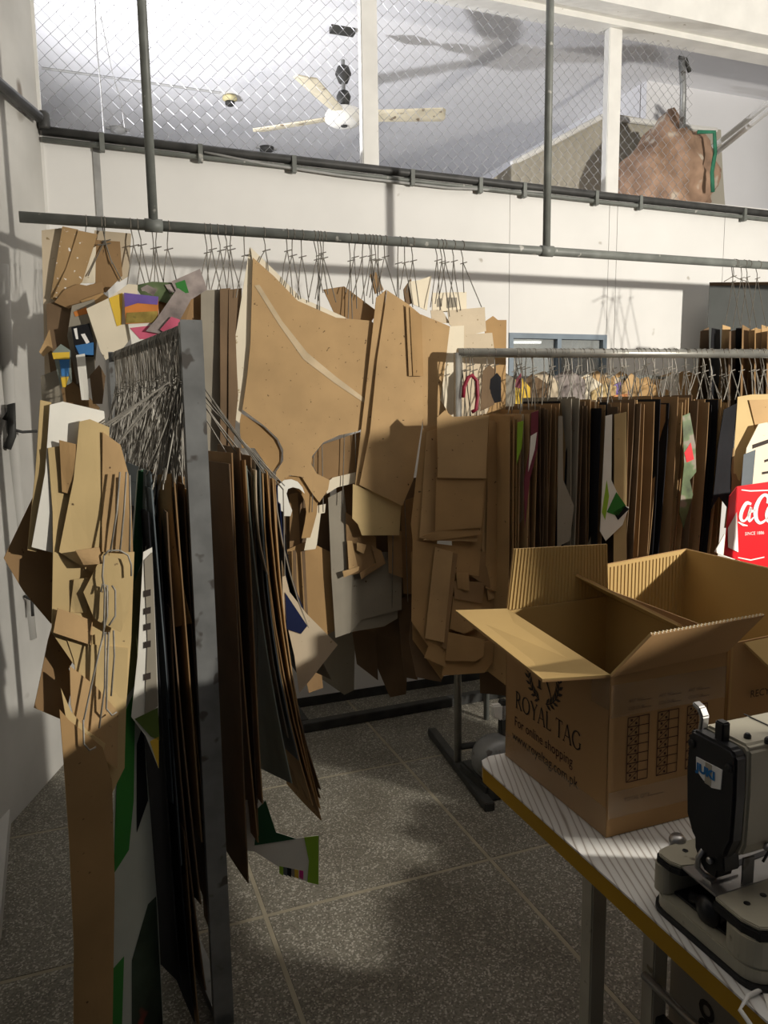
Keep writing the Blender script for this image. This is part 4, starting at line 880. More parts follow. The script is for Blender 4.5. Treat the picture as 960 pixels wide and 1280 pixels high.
# green and white printed sheet running down to the floor
t = thing('printed_sheet', nrail(0.12), 'long green and white printed sheet hanging at the left front of the near rack', 'printed sheet')
GA = 62.0; GPt = at(168, 900, 1.70)
def gb(poly, m, name, lift=None, par=None):
    u = udir(GA); n = u.cross(Z)
    if par is None: return pboard(name, poly, GPt, GA, m, t, 0.003, 0, 0.0)
    return patch(name, poly, GPt, GA, m, par, lift=lift or 0.003)
g = gb([(172, 588), (181, 586), (181, 700), (178, 800), (176, 880), (186, 1000), (197, 1140), (206, 1330), (133, 1330), (141, 1095), (143, 1000), (152, 870), (162, 720)], mat('grey_white_print', (0.42, 0.45, 0.40), 0.5, 0.12, 5), 'sheet')
gb([(172, 588), (178, 587), (176, 700), (165, 735), (163, 720)], DKGREEN, 'green_print', .003, g)
gb([(148, 905), (168, 862), (166, 1000), (160, 1062), (141, 1092), (144, 1000)], GREEN, 'green_print', .003, g)
gb([(135, 1330), (139, 1212), (154, 1195), (150, 1330)], GREEN, 'green_print', .003, g)
gb([(162, 735), (177, 705), (172, 850), (150, 880), (154, 850)], mat('olive_print', (0.16, 0.17, 0.07), 0.5, 0.2, 4), 'olive_print', .003, g)
gb([(164, 1330), (164, 1200), (184, 1130), (194, 1120), (205, 1330)], PHOTO, 'photo_print', .003, g)
gb([(170, 930), (178, 905), (184, 1000), (170, 1040)], BLACKS, 'black_print', .003, g)
hanger(t, nrail(0.10), ND, [npl(172, 592, .1), npl(182, 592, .12)], rail_r=0.016, m=WIREL, drop=0.12)
# folded white sheet with a green corner
t = thing('printed_sheet', nrail(0.08), 'folded white card with registration marks and a green corner on the near rack', 'printed sheet')
FA = 30.0; FPt = at(182, 860, 1.69)
s = pboard('sheet', [(179, 690), (190, 684), (194, 780), (198, 882), (198, 960), (182, 920), (164, 896), (172, 820)], FPt, FA, WHITEP, t, 0.002)
patch('shaded_face', [(180, 700), (190, 690), (197, 882), (180, 896), (184, 800)], FPt, FA, GREYB, s, lift=.003)
patch('green_print', [(168, 898), (197, 884), (199, 925), (188, 920)], FPt, FA, mat('moss_print', (0.10, 0.15, 0.03), 0.5, 0.2, 6), s, lift=.0036)
patch('yellow_print', [(187, 926), (198, 920), (198, 960)], FPt, FA, YELLOW, s, lift=.0036)
for yy in (738, 760, 780, 802, 842): patch('registration_mark', [(180, yy), (188, yy - 2), (188, yy + 6), (180, yy + 8)], FPt, FA, INK, s, lift=.0036)
hanger(t, nrail(0.07), ND, [npl(182, 690, .03), npl(188, 690, .04)], rail_r=0.016, m=WIREL, drop=0.12)
# low green printed piece and curled pale card on the right
t = thing('printed_sheet', nrail(0.2), 'white and green printed card with colour bars hanging lowest on the near rack', 'printed sheet')
CP = npl(350, 1075, .16)
s = pboard('sheet', [(292, 1000), (330, 1000), (345, 1040), (370, 1048), (399, 1044), (398, 1106), (372, 1098), (340, 1078), (318, 1064), (292, 1062)], CP, 12, WHITEP, t, 0.002)
patch('lime_print', [(380, 1046), (398, 1044), (398, 1105), (384, 1102), (386, 1076)], CP, 12, LIME, s, lift=.0028)
patch('green_print', [(332, 1000), (345, 1040), (370, 1048), (318, 1056), (322, 1010)], CP, 12, DKGREEN, s, lift=.0028)
for q, (xx, m) in enumerate(((349, LIME), (354, SLATE), (359, BLACKS), (364, GREYB), (368, YELLOW), (374, MAGENTA))):
    patch('colour_bar', [(xx, 1082 + q), (xx + 5, 1083 + q), (xx + 5, 1094 + q), (xx, 1091 + q)], CP, 12, m, s, lift=.0028)
hanger(t, nrail(0.2), ND, [npl(318, 600, .16)], rail_r=0.016, drop=.12)
MB().tube([npl(318, 600, .16), npl(322, 800, .17), npl(322, 1004, .16)], .0016, 4).build('long_wire', WIRE, t)
t = thing('pattern_board', nrail(0.26), 'pale curled card corner jutting right from the near rack', 'pattern board')
CP2 = npl(390, 810, .26)
pboard('card', [(352, 700), (362, 740), (384, 768), (422, 806), (386, 852), (374, 866), (368, 820), (354, 760)], CP2, 18, PALE, t, 0.002)
patch('navy_print', [(356, 740), (384, 782), (376, 792), (358, 786)], CP2, 18, NAVY, t, lift=.0028)
hanger(t, nrail(0.26), ND, [npl(354, 612, .26)], rail_r=0.016, drop=.12); MB().tube([npl(354, 612, .26), npl(356, 720, .26)], .0016, 4).build('long_wire', WIRE, t)

# ================================================================== sewing table with cartons and machine
TZ = 0.78
B0 = atz(757, 1048, TZ)
def L(a, b, z=0.0): return B0 + W * a - N * b + Z * z
tb = thing('sewing_table', L(0.2, 0.1, -TZ), 'white wood grain sewing table with a yellow edge in the right foreground', 'table')
# top with a rounded far corner
A0, A1, BF, BN = -0.068, 0.62, -0.365, 1.05
ring = [(A0, BN), (A1, BN), (A1, BF), (A0 + 0.035, BF), (A0 + 0.01, BF + 0.012), (A0, BF + 0.035)]
MB().prism([L(a, b, -0.004) for a, b in ring], Z * 0.0035).build('laminate_top', LAMIN, tb)
MB().prism([L(a + (0.001 if a < 0 else -.001), b, -0.038) for a, b in ring], Z * 0.034).build('edge_band', YEDGE, tb)
import mathutils
def aof(xpix, b, z):           # a-coordinate whose projection falls on column xpix
    lo, hi = -0.3, 1.2
    for _ in range(40):
        m_ = (lo + hi) / 2; d = L(m_, b, z) - CAM; px = 480 + F * d.dot(rt) / d.dot(fw)
        if px < xpix: lo = m_
        else: hi = m_
    return lo
la = aof(741, -0.25, -0.45); lb_ = aof(788, -0.22, -0.5)
for aa, bb, nm in ((la, -0.25, 'leg'), (lb_ + 0.05, -0.20, 'leg'), (la, 0.85, 'leg'), (lb_ + .05, 0.85, 'leg')):
    MB().box(L(aa - 0.02, bb + 0.02, -TZ), W * 0.04, N * 0.04, Z * (TZ - 0.038)).build(nm, LEGM, tb, bevel=0.003)
MB().box(L(la - 0.22, -0.22, -TZ), W * 0.62, N * 0.05, Z * 0.035).build('foot', LEGM, tb, bevel=0.003)
MB().box(L(la - 0.22, 0.88, -TZ), W * 0.62, N * 0.05, Z * 0.035).build('foot', LEGM, tb, bevel=0.003)
MB().box(L(lb_ + 0.04, 0.85, -0.62), W * 0.025, N * 1.05, Z * 0.025).build('stretcher', STAND, tb, bevel=0.002)
MB().tube([L(lb_ + 0.02, -0.2, -0.5), L(lb_ + 0.03, 0.3, -0.5)], 0.009, 8).build('pedal_rod', MSTEEL, tb, True)
# carton under the table
uc = thing('stored_carton', L(0.36, 0.1, -TZ), 'grey brown carton with black lettering stored under the sewing table', 'carton')
MB().box(L(0.36, 0.62, -TZ + 0.001), W * 0.24, N * 0.84, Z * 0.52).build('body', mat('dull_carton', (0.30, 0.27, 0.22), 0.8, 0.1, 5), uc, bevel=0.003)
MB().box(L(0.359, 0.62, -TZ + 0.47), W * 0.001, N * 0.84, Z * 0.03).build('tape', TAPE, uc)
textmesh('lettering', 'DOO', 0.055, L(0.3585, -0.085, -0.65), Z, N, INK, uc, 0.0, bold=0.003)

# ---- carton with printed wreath
BW, BL_, BH = 0.26, 0.352, 0.298; th = 0.006
zf = 0.03                                             # far end sits slightly taller where the flaps pull it
bx = thing('open_carton', L(BW / 2, -BL_ / 2), 'open brown shipping carton printed with a laurel wreath on the table', 'carton')
def wallquad(p0, p1, h0, h1, inn, m, name):
    mb = MB(); mb.prism([p0, p1, p1 + Z * h1, p0 + Z * h0], inn * th); return mb.build(name, m, bx)
# two skins so that outside and inside differ in colour
fr = wallquad(L(0, 0, .001), L(BW, 0, .001), BH, BH + .012, N * 0.5, BOXM, 'front_panel')
lf_ = wallquad(L(0, -BL_, .001), L(0, 0, .001), BH + zf, BH, W * 0.5, BOXM, 'left_panel')
wallquad(L(BW, 0, .001), L(BW, -BL_, .001), BH + .012, BH + zf + .006, -W * 0.5, BOXM, 'right_panel')
wallquad(L(0, -BL_, .001), L(BW, -BL_, .001), BH + zf, BH + zf + .006, -N * 0.5, BOXM, 'back_panel')
i = th * 0.55
wallquad(L(i, -i, .002), L(BW - i, -i, .002), BH - .001, BH + .011, N * 0.5, BOXI, 'front_liner')
wallquad(L(i, -BL_ + i, .002), L(i, -i, .002), BH + zf - .001, BH - .001, W * 0.5, BOXI, 'left_liner')
wallquad(L(BW - i, -i, .002), L(BW - i, -BL_ + i, .002), BH + .011, BH + zf + .005, -W * 0.5, BOXI, 'right_liner')
wallquad(L(i, -BL_ + i, .002), L(BW - i, -BL_ + i, .002), BH + zf - .001, BH + zf + .005, -N * 0.5, BOXI, 'back_liner')
MB().box(L(i, -i, 0.001), W * (BW - 2 * i), N * (BL_ - 2 * i), Z * 0.004).build('floor_panel', BOXI, bx)
def flap(name, q, nrm, inside_first=True):
    """q: hinge0, hinge1, outer1, outer0 ; nrm points to the printed side"""
    t = thing_part = MB().prism(q, nrm * 0.003).build(name, BOXM, bx)
    MB().prism([p - nrm * 0.003 for p in q], nrm * 0.0029).build('liner', BOXI, thing_part); return thing_part
P00 = L(0, 0, BH); P01 = L(0, -BL_, BH + zf); P10 = L(BW, 0, BH + .012); P11 = L(BW, -BL_, BH + zf + .006)
o_n = L(-0.118, -0.028, BH + .002); o_f = L(-0.122, -BL_ + 0.0, BH + zf + .012)
q = [P00 + Z * .002, P01 + Z * .002, o_f, o_n]; nn_ = (q[1] - q[0]).cross(q[3] - q[0]).normalized(); nn_ = nn_ if nn_.z < 0 else -nn_
fl_l = flap('left_flap', q, nn_)
# front flap leaning outwards and up, seen from outside
fo = [P00 + Z * .002, P10 + Z * .002, L(BW + 0.045, 0.035, BH + 0.086), L(0.058, 0.030, BH + 0.078)]
nn_ = (fo[1] - fo[0]).cross(fo[3] - fo[0]).normalized(); nn_ = nn_ if nn_.dot(-N) > 0 else -nn_
fl_f = flap('front_flap', fo, nn_)
# corrugation along the raised edge of the front flap
mb = MB(); e0, e1 = fo[3], fo[2]
for k in range(60):
    p = e0.lerp(e1, (k + .5) / 60); mb.cbox(p + nn_ * (0.0015 if k % 2 else -0.0015), (e1 - e0) / 130, nn_ * 0.002, Z * 0.003)
o = mb.build('corrugation', CREAM, fl_f); o['kind'] = 'stuff'
# back flap standing up
bq = [P01 + Z * .002, P11 + Z * .002, on(758, 680, P11 - N * -0.012, N), on(642, 686, P01 - N * -0.012, N)]
flap('back_flap', bq, N)
mb = MB()
for k in range(30):
    f0 = (k + .5) / 30; a_ = bq[0].lerp(bq[1], f0); b_ = bq[3].lerp(bq[2], f0); mb.tube([a_ - N * 0.0035, b_ - N * 0.0035], 0.0016, 4)
o = mb.build('flutes', BOXI, bx); o['kind'] = 'stuff'
# right flap leaning inwards
rq = [P10 + Z * .002, P11 + Z * .002, on(706, 729, P11 - W * 0.10 + N * 0.0, W), on(842, 787, P10 - W * 0.02 - N * -0.03, W)]
rq = [P10 + Z * .002 + N * 0.02, P11 + Z * .002, L(BW - 0.085, -BL_ - 0.0, BH + zf + 0.062), L(BW - 0.085, -0.035, BH + 0.064)]
nn_ = (rq[1] - rq[0]).cross(rq[3] - rq[0]).normalized(); nn_ = nn_ if nn_.dot(W) > 0 else -nn_
flap('right_flap', rq, nn_)
# white goods inside
MB().box(L(0.05, -0.05, 0.006), W * 0.17, N * 0.22, Z * 0.18).build('paper_packet', WHITEP, bx, bevel=.01)
# packing tape
MB().box(L(0.003, 0.0012, BH - 0.075), W * (BW - .004), N * 0.0006, Z * 0.06).build('tape', TAPE, bx)
MB().box(L(0.003, 0.0012, 0.035), W * (BW - .004), N * 0.0006, Z * 0.05).build('tape', TAPE, bx)
MB().box(L(-0.0012, 0, BH - 0.06), W * 0.0006, N * 0.05, Z * 0.058).build('tape', TAPE, bx)
MB().box(L(-0.0012, 0, 0.002), W * 0.0006, N * BL_, Z * 0.055).build('tape', TAPE, bx)
# --- print on the left panel: u runs towards the camera, v up
def LPt(u, v): return L(-0.0003, -BL_ + u, v)         # u from far end
uL = -N
def stroke_text(txt, h, u0, v0, gap):
    D = {}
    k, n_ = 0.10, 0.045                                     # thick and thin half widths
    arc = lambda cx, cy, rx, ry, a0, a1, w0, w1: [(cx + rx * math.cos(math.radians(a0 + (a1 - a0) * q / 14)), cy + ry * math.sin(math.radians(a0 + (a1 - a0) * q / 14)), w0 + (w1 - w0) * abs(math.cos(math.radians(a0 + (a1 - a0) * q / 14)))) for q in range(15)]
    sf = lambda x, y: [(x - .11, y, .022), (x + .11, y, .022)]
    D['R'] = (0.78, [[(.14, 0, .06), (.14, 1, .06)], arc(.2, .75, .34, .25, 90, -90, .03, .07), [(.14, .5, .03), (.25, .5, .03)], [(.14, 1, .03), (.25, 1, .03)], [(.35, .5, .06), (.74, 0, .06)], sf(.14, 0), sf(.74, .02), sf(.1, .98)])
    D['O'] = (0.98, [arc(.48, .5, .42, .48, 0, 360, .03, .07)])
    D['Y'] = (0.80, [[(.08, 1, .06), (.42, .48, .06)], [(.76, 1, .03), (.42, .48, .03)], [(.42, .5, .06), (.42, 0, .06)], sf(.42, 0), sf(.08, .98), sf(.74, .98)])
    D['A'] = (0.86, [[(.08, 0, .03), (.42, 1, .03)], [(.42, 1, .06), (.80, 0, .06)], [(.2, .35, .025), (.66, .35, .025)], sf(.08, 0), sf(.80, 0)])
    D['L'] = (0.62, [[(.14, 0, .06), (.14, 1, .06)], [(.14, .02, .03), (.58, .02, .03)], [(.58, .0, .03), (.58, .16, .03)], sf(.14, .98)])
    D['T'] = (0.74, [[(.37, 0, .06), (.37, 1, .06)], [(.03, .97, .03), (.71, .97, .03)], [(.03, .99, .03), (.03, .82, .03)], [(.71, .99, .03), (.71, .82, .03)], sf(.37, 0)])
    D['G'] = (0.92, [arc(.48, .5, .42, .48, 45, 320, .03, .07), [(.8, .42, .06), (.8, .12, .06)], sf(.8, .42)])
    D[' '] = (0.4, [])
    x = 0; segs = []
    for ch in txt:
        w, ss_ = D[ch]
        for st in ss_: segs.append([((x + a) * h, b * h, c * h) for a, b, c in st])
        x += w + gap
    return segs, x * h
segs, wid = stroke_text('ROYAL', 0.036, 0, 0, 0.06); sg2, wid2 = stroke_text('TAG', 0.036, 0, 0, 0.06); kk = 0.235 / (wid + wid2 + 0.016)
strokes('brand_lettering', segs, LPt(0.042, 0.128), uL * kk, Z, INK, lf_)
strokes('brand_lettering', sg2, LPt(0.042 + (wid + 0.016) * kk, 0.128), uL * kk, Z, INK, lf_)
textmesh('line_of_text', 'For online shopping', 0.030, LPt(0.038, 0.087), uL, Z, INKB, lf_, 0.0006, sx=0.88)
textmesh('web_address', 'www.royaltag.com.pk', 0.030, LPt(0.030, 0.052), uL, Z, INK, lf_, 0.0006, sx=0.90)
# laurel wreath and monogram
segs = []
cx, cy, R_ = 0.145, 0.232, 0.056
for sgn in (-1, 1):
    segs.append([(cx + sgn * R_ * math.sin(math.radians(a)), cy - R_ * math.cos(math.radians(a)), 0.0012) for a in range(12, 150, 10)])
    for a in range(14, 150, 13):
        ar = math.radians(a); px, py = cx + sgn * R_ * math.sin(ar), cy - R_ * math.cos(ar)
        for side_ in (-1, 1):
            dr = ar + side_ * 0.75; tx, ty = sgn * math.cos(dr), math.sin(dr)
            segs.append([(px, py, 0.0005), (px + tx * 0.009, py + ty * 0.009, 0.0034), (px + tx * 0.018, py + ty * 0.018, 0.0004)])
strokes('laurel_wreath', segs, LPt(0, 0), uL, Z, INK, lf_)
segs = [[(cx - .012, cy - .03, .004), (cx - .012, cy + .035, .004)], [(cx - .02, cy - .03, .0015), (cx - .004, cy - .03, .0015)], [(cx + .004, cy + .01, .003), (cx + .03, cy - .036, .0012)], [(cx - .012, cy + .035, .002), (cx + .018, cy + .025, .003), (cx + .004, cy + .008, .002)]]
strokes('monogram', segs, LPt(0, 0), uL, Z, INK, lf_)
# --- print on the front panel
def FPt2(u, v): return L(u, 0.0003, v)
def grid(u0, v0, w, h, rows):
    lw = 0.0009; segs = []
    for k in range(rows + 1): segs.append([(u0, v0 + h * k / rows, lw), (u0 + w, v0 + h * k / rows, lw)])
    for f_ in (0, 0.52, 1): segs.append([(u0 + w * f_, v0, lw), (u0 + w * f_, v0 + h, lw)])
    for k in range(rows):
        segs.append([(u0, v0 + h * k / rows, lw * .7), (u0 + w * .52, v0 + h * (k + 1) / rows, lw * .7)])
        for c_ in ((.12, .7), (.34, .3)): segs.append([(u0 + w * c_[0], v0 + h * (k + c_[1]) / rows, .0022), (u0 + w * (c_[0] + .1), v0 + h * (k + c_[1]) / rows, .0022)])
    return segs
for k in range(3):
    u0 = 0.040 + 0.066 * k
    strokes('size_table', grid(u0, 0.098, 0.046, 0.120, 7), FPt2(0, 0), W, Z, INKB, fr)
    textmesh('size_heading', 'ART NO', 0.0085, FPt2(u0, 0.246), W, Z, INKB, fr, 0.0006); textmesh('size_heading', 'COLOUR', 0.0085, FPt2(u0, 0.232), W, Z, INKB, fr, 0.0006)
    strokes('heading_line', [[(u0 + .028, .247, .0006), (u0 + .05, .247, .0006)], [(u0 + .030, .233, .0006), (u0 + .05, .233, .0006)]], FPt2(0, 0), W, Z, INKB, fr)
textmesh('total_line', 'TOTAL QTY', 0.0105, FPt2(0.036, 0.062), W, Z, INKB, fr, 0.0006)
strokes('heading_line', [[(.088, .063, .0006), (.125, .063, .0006)]], FPt2(0, 0), W, Z, INKB, fr)

# ---- second open carton behind
c2 = thing('open_carton', L(0.5, -0.3), 'plain open brown carton behind the printed carton at the right edge', 'carton')
def rect(p, q_, z0, za, zb, inn, name, m=BOXM):
    return MB().prism([L(*p, z0), L(*q_, z0), L(*q_, zb), L(*p, za)], inn).build(name, m, c2)
a0, a1, b0_, b1_ = 0.300, 0.685, -0.575, -0.06; H2 = 0.318; sk_ = 0.05
BLc, BRc, FRc, FLc = (a0 + .04, b0_ + 0.07), (a1, b0_), (a1 + 0.03, b1_ - 0.03), (a0 + .03, b1_)
def inn(p, q_):
    m_ = L((p[0] + q_[0]) / 2, (p[1] + q_[1]) / 2); c_ = L((a0 + a1) / 2, (b0_ + b1_) / 2); d = L(*q_) - L(*p); n_ = Z.cross(d).normalized(); return n_ if n_.dot(c_ - m_) > 0 else -n_
for p, q_, za, zb, nm in ((BLc, BRc, H2 + .048, H2 + .052, 'back_panel'), (BRc, FRc, H2 + .052, H2 + .045, 'right_panel'), (FRc, FLc, H2 - .02, H2 - .02, 'front_panel'), (FLc, BLc, H2 - .005, H2 + .0, 'left_panel')):
    n_ = inn(p, q_); s = rect(p, q_, 0.001, za, zb, n_ * 0.003, nm)
    MB().prism([L(*p, .002) + n_ * .003, L(*q_, .002) + n_ * .003, L(*q_, zb - .001) + n_ * .003, L(*p, za - .001) + n_ * .003], n_ * 0.003).build('liner', BOXI, s)
    if nm == 'back_panel':
        mb = MB()
        for k in range(26):
            f0 = (k + .5) / 26; P_ = L(p[0] + (q_[0] - p[0]) * f0, p[1] + (q_[1] - p[1]) * f0, 0.01) + n_ * .0065; mb.tube([P_, P_ + Z * (H2 + .03)], 0.0022, 4)
        o = mb.build('flutes', BOXI, s); o['kind'] = 'stuff'
    if nm == 'front_panel':
        d = (L(*p) - L(*q_)).normalized(); textmesh('lettering', 'RECYCLE', 0.021, on(937, 872, L(*q_) + N * -0.003, N), W, Z, INK, s, 0.001)
MB().box(L(a0 + .05, b1_ - .01, .001), W * .33, N * .42, Z * .003).build('floor_panel', BOXI, c2)
# front flap hanging outwards at right
ffq = [L(0.36, b1_ + .004, H2 - .02), L(a1 + .03, b1_ - .026, H2 - .02), L(a1 + .05, b1_ + 0.10, H2 - 0.10), L(0.40, b1_ + .10, H2 - .10)]
ff = MB().prism(ffq, (ffq[1] - ffq[0]).cross(ffq[3] - ffq[0]).normalized() * 0.005).build('front_flap', BOXI, c2)

# ================================================================== sewing machine
MO = atz(812, 1128, TZ)
def M(a, b, z=0.0): return MO + W * a - N * b + Z * z
sm_ = thing('sewing_machine', M(0.15, 0.1), 'beige industrial sewing machine with a black face plate at the right edge', 'sewing machine')
def rrect(a0, b0, a1, b1, r, k=5):
    out = []
    for cx_, cy_, s0 in ((a1 - r, b0 + r, -90), (a1 - r, b1 - r, 0), (a0 + r, b1 - r, 90), (a0 + r, b0 + r, 180)):
        for q in range(k + 1):
            t_ = math.radians(s0 + 90 * q / k); out.append((cx_ + r * math.cos(t_), cy_ + r * math.sin(t_)))
    return out
BB = 0.205
mb = MB()   # bed: hollow at the left side opening
out = rrect(0.0, 0.0, 0.50, BB, 0.032)
# lower skirt of the bed
mb.prism([M(a, b, 0.006) for a, b in out], Z * 0.022)
mb.build('bed_base', MBEIGE, sm_, bevel=0.002)
MB().prism([M(a, b, 0.0) for a, b in rrect(-0.004, -0.004, .504, BB + .008, .034)], Z * 0.007).build('drip_gasket', RUBBER, sm_)
# bed walls: far corner post, near body, right body
MB().prism([M(a, b, 0.028) for a, b in rrect(0.0, 0.0, 0.10, 0.030, 0.014)], Z * 0.046).build('bed_corner', MBEIGE, sm_, bevel=0.002)
MB().prism([M(a, b, 0.028) for a, b in rrect(0.0, 0.132, 0.50, BB, 0.032)], Z * 0.040).build('bed_body', MBEIGE, sm_, bevel=0.002)
MB().box(M(0.10, 0.14, 0.028), W * 0.38, N * 0.135, Z * 0.046).build('bed_block', MBLACK, sm_)
MB().box(M(0.02, 0.13, 0.0285), W * 0.08, N * 0.10, Z * 0.004).build('cavity_floor', MBLACK, sm_)
MB().lathe(M(0.02, 0.098, 0.045), [(0.004, -0.006), (0.020, -0.004), (0.022, 0.004), (0.012, 0.010), (0.004, 0.012)], 18, -W).build('hook_assembly', MBLACK, sm_, True)
MB().tube([M(0.025, 0.06, 0.04), M(0.03, 0.09, 0.05), M(0.03, 0.12, 0.04)], 0.008, 8).build('looper_arm', MBLACK, sm_, True)
# gaskets under the two top plates
def plate(pts, z, h, m, name, bev=0.0015): return MB().prism([M(a, b, z) for a, b in pts], Z * h).build(name, m, sm_, bevel=bev)
farp = [(0.004, 0.012), (0.012, 0.003), (0.03, 0.0), (0.16, 0.0), (0.16, 0.045), (0.07, 0.05), (0.03, 0.055), (0.012, 0.05), (0.004, 0.035)]
nearp = [(0.006, 0.122), (0.10, 0.10), (0.50, 0.10), (0.50, BB - .002), (0.035, BB - .002), (0.012, BB - .012), (0.004, BB - .035)]
plate([(a - .002, b + (0.002 if b > .03 else -.002)) for a, b in farp], 0.072, 0.010, RUBBER, 'plate_gasket'); plate(farp, 0.082, 0.006, MBEIGE, 'bed_plate')
plate([(a - .002, b + (0.003 if b > .15 else -.001)) for a, b in nearp], 0.066, 0.014, RUBBER, 'plate_gasket'); plate(nearp, 0.080, 0.006, MBEIGE, 'bed_plate')
# steel throat plate with slot
plate([(0.012, 0.052), (0.30, 0.03), (0.30, 0.118), (0.008, 0.122)], 0.0835, 0.0035, MSTEEL, 'throat_plate', 0.0006)
plate([(0.05, 0.074), (0.16, 0.066), (0.16, 0.075), (0.05, 0.085)], 0.0871, 0.0008, MBLACK, 'feed_slot', 0)
for a, b in ((0.045, 0.022), (0.035, 0.150), (0.07, 0.145), (0.12, .12)):
    MB().lathe(M(a, b, 0.0862 if b > .1 else .088), [(0.0045, 0), (0.0045, 0.0008), (0.002, 0.0010)], 10).build('screw', MBLACK, sm_)
MB().lathe(M(0.055, -0.006, 0.07), [(0.012, 0), (0.013, 0.02), (0.009, 0.026)], 12).build('latch', MSTEEL, sm_, True)
# head: black face plate at the needle end, beige arm behind it
FA0 = 0.012                                            # a of the face
prof = [(0.052, 0.296), (0.060, 0.304), (0.130, 0.304), (0.139, 0.296), (0.141, 0.24), (0.139, 0.175), (0.128, 0.145), (0.112, 0.132), (0.086, 0.132), (0.066, 0.150), (0.054, 0.175), (0.050, 0.24)]
MB().prism([M(FA0, b, z) for b, z in prof], W * 0.022).build('face_plate', MBLACK, sm_, bevel=0.004)
prof2 = [(0.054, 0.302), (0.062, 0.308), (0.134, 0.308), (0.141, 0.302), (0.143, 0.24), (0.141, 0.165), (0.134, 0.145), (0.066, 0.145), (0.056, 0.165), (0.052, 0.24)]
MB().prism([M(FA0 + 0.022, b, z) for b, z in prof2], W * 0.33).build('arm', MBEIGE, sm_, bevel=0.004)
MB().prism([M(FA0 + 0.20, b, z) for b, z in [(0.05, 0.07), (0.05, 0.31), (0.148, 0.31), (0.148, 0.08)]], W * 0.16).build('pillar', MBEIGE, sm_, bevel=0.006)
MB().box(M(FA0 + 0.072, 0.1438, 0.16), W * 0.003, N * 0.0012, Z * 0.13).build('panel_groove', MBLACK, sm_)
MB().box(M(FA0 + 0.10, 0.13, 0.308), W * 0.002, N * 0.075, Z * 0.0012).build('lid_seam', MBLACK, sm_)
for b, z in ((0.062, 0.284), (0.130, 0.278)):
    MB().lathe(M(FA0 - 0.001, b, z), [(0.006, 0), (0.006, 0.002), (0.003, 0.003)][::1], 10, -W).build('screw', RUBBER, sm_)
# badge with the maker name
bd = [(0.071, 0.268), (0.119, 0.270), (0.118, 0.241), (0.102, 0.236), (0.086, 0.240), (0.072, 0.249)]
bo = MB().prism([M(FA0 - 0.0002, b, z) for b, z in bd], -W * 0.0012).build('badge', WHITEI, sm_)
MB().box(M(FA0 - 0.0015, 0.101, 0.2375), -W * 0.0003, N * 0.012, Z * 0.031).build('badge_stripe', mat('badge_gold', (.42, .38, .30), .5, .1, 10), bo)
textmesh('maker_name', 'JUKI', 0.0165, M(FA0 - 0.0018, 0.0735, 0.2495), -N * 1.0 - Z * 0.0, Z, mat('maker_blue', (0.02, 0.16, 0.42), .5, .02, 5), bo, 0.0006, sx=1.12, bold=0.0009)
# thread guides and lever on top
MB().prism([M(FA0 + 0.012, b, z) for b, z in ((0.064, 0.300), (0.066, 0.322), (0.058, 0.334), (0.044, 0.338), (0.044, 0.331), (0.055, 0.327), (0.059, 0.318), (0.056, 0.300))], W * 0.014).build('thread_lever', MSTEEL, sm_, bevel=0.002)
MB().box(M(FA0 + 0.008, 0.108, 0.300), W * 0.014, N * 0.016, Z * 0.030).build('guide_block', MBLACK, sm_, bevel=0.002)
for a, b in ((0.042, 0.118), (0.058, 0.138), (0.072, 0.139), (.085, .12)):
    MB().lathe(M(FA0 + a, b, 0.306), [(0.005, 0), (0.005, 0.006), (0.003, 0.009)], 10).build('top_screw', MBLACK, sm_)
# tension discs and take-up wire on the front side of the arm
for a, z, r_ in ((0.085, 0.285, 0.007), (0.11, 0.28, 0.012), (0.075, 0.200, 0.009), (0.105, 0.185, 0.016), (0.06, 0.158, .006), (.085, .155, .008)):
    MB().lathe(M(FA0 + a, 0.143, z), [(r_, 0), (r_, 0.004), (r_ * .6, 0.007), (r_ * .6, 0.014), (r_ * .3, 0.016)], 14, -N).build('tension_disc', MSTEEL if a != .11 else MBLACK, sm_, True)
MB().tube([M(FA0 + .075, .15, .185), M(FA0 + .095, .156, .21), M(FA0 + .12, .156, .235)], 0.0025, 6).build('takeup_wire', MSTEEL, sm_, True)
MB().tube([M(FA0 + .05, .148, .14), M(FA0 + .058, .15, .155), M(FA0 + .07, .15, .15)], 0.002, 6).build('thread_guide', MBLACK, sm_, True)
# needle bar, clamp and presser foot
MB().prism([M(0.02, b, z) for b, z in ((0.064, 0.15), (0.118, 0.15), (0.122, 0.118), (0.110, 0.112), (0.108, 0.1), (0.086, 0.1), (0.074, 0.112), (0.066, 0.125))], W * 0.03).build('clamp_block', MBLACK, sm_, bevel=0.002)
MB().lathe(M(0.033, 0.094, 0.088), [(0.0015, 0), (0.0022, 0.02), (0.005, 0.03), (0.005, 0.06)], 10).build('needle_bar', MSTEEL, sm_, True)
MB().lathe(M(0.018, 0.10, 0.125), [(0.005, 0), (0.005, 0.004), (0.003, 0.006)], 10, -W).build('clamp_screw', MSTEEL, sm_)
mb = MB().tube([M(0.02, 0.086, 0.135), M(0.014, 0.080, 0.118), M(0.014, 0.080, 0.103), M(0.02, 0.086, 0.094), M(0.034, 0.094, 0.0895)], 0.004, 8); mb.build('presser_foot', MSTEEL, sm_, True)
MB().box(M(0.02, 0.10, 0.0872), W * 0.05, N * 0.014, Z * 0.003).build('foot_sole', MSTEEL, sm_)
MB().box(M(0.06, 0.118, 0.087), W * 0.02, N * 0.003, Z * 0.04).build('finger_guard', GALV, sm_)
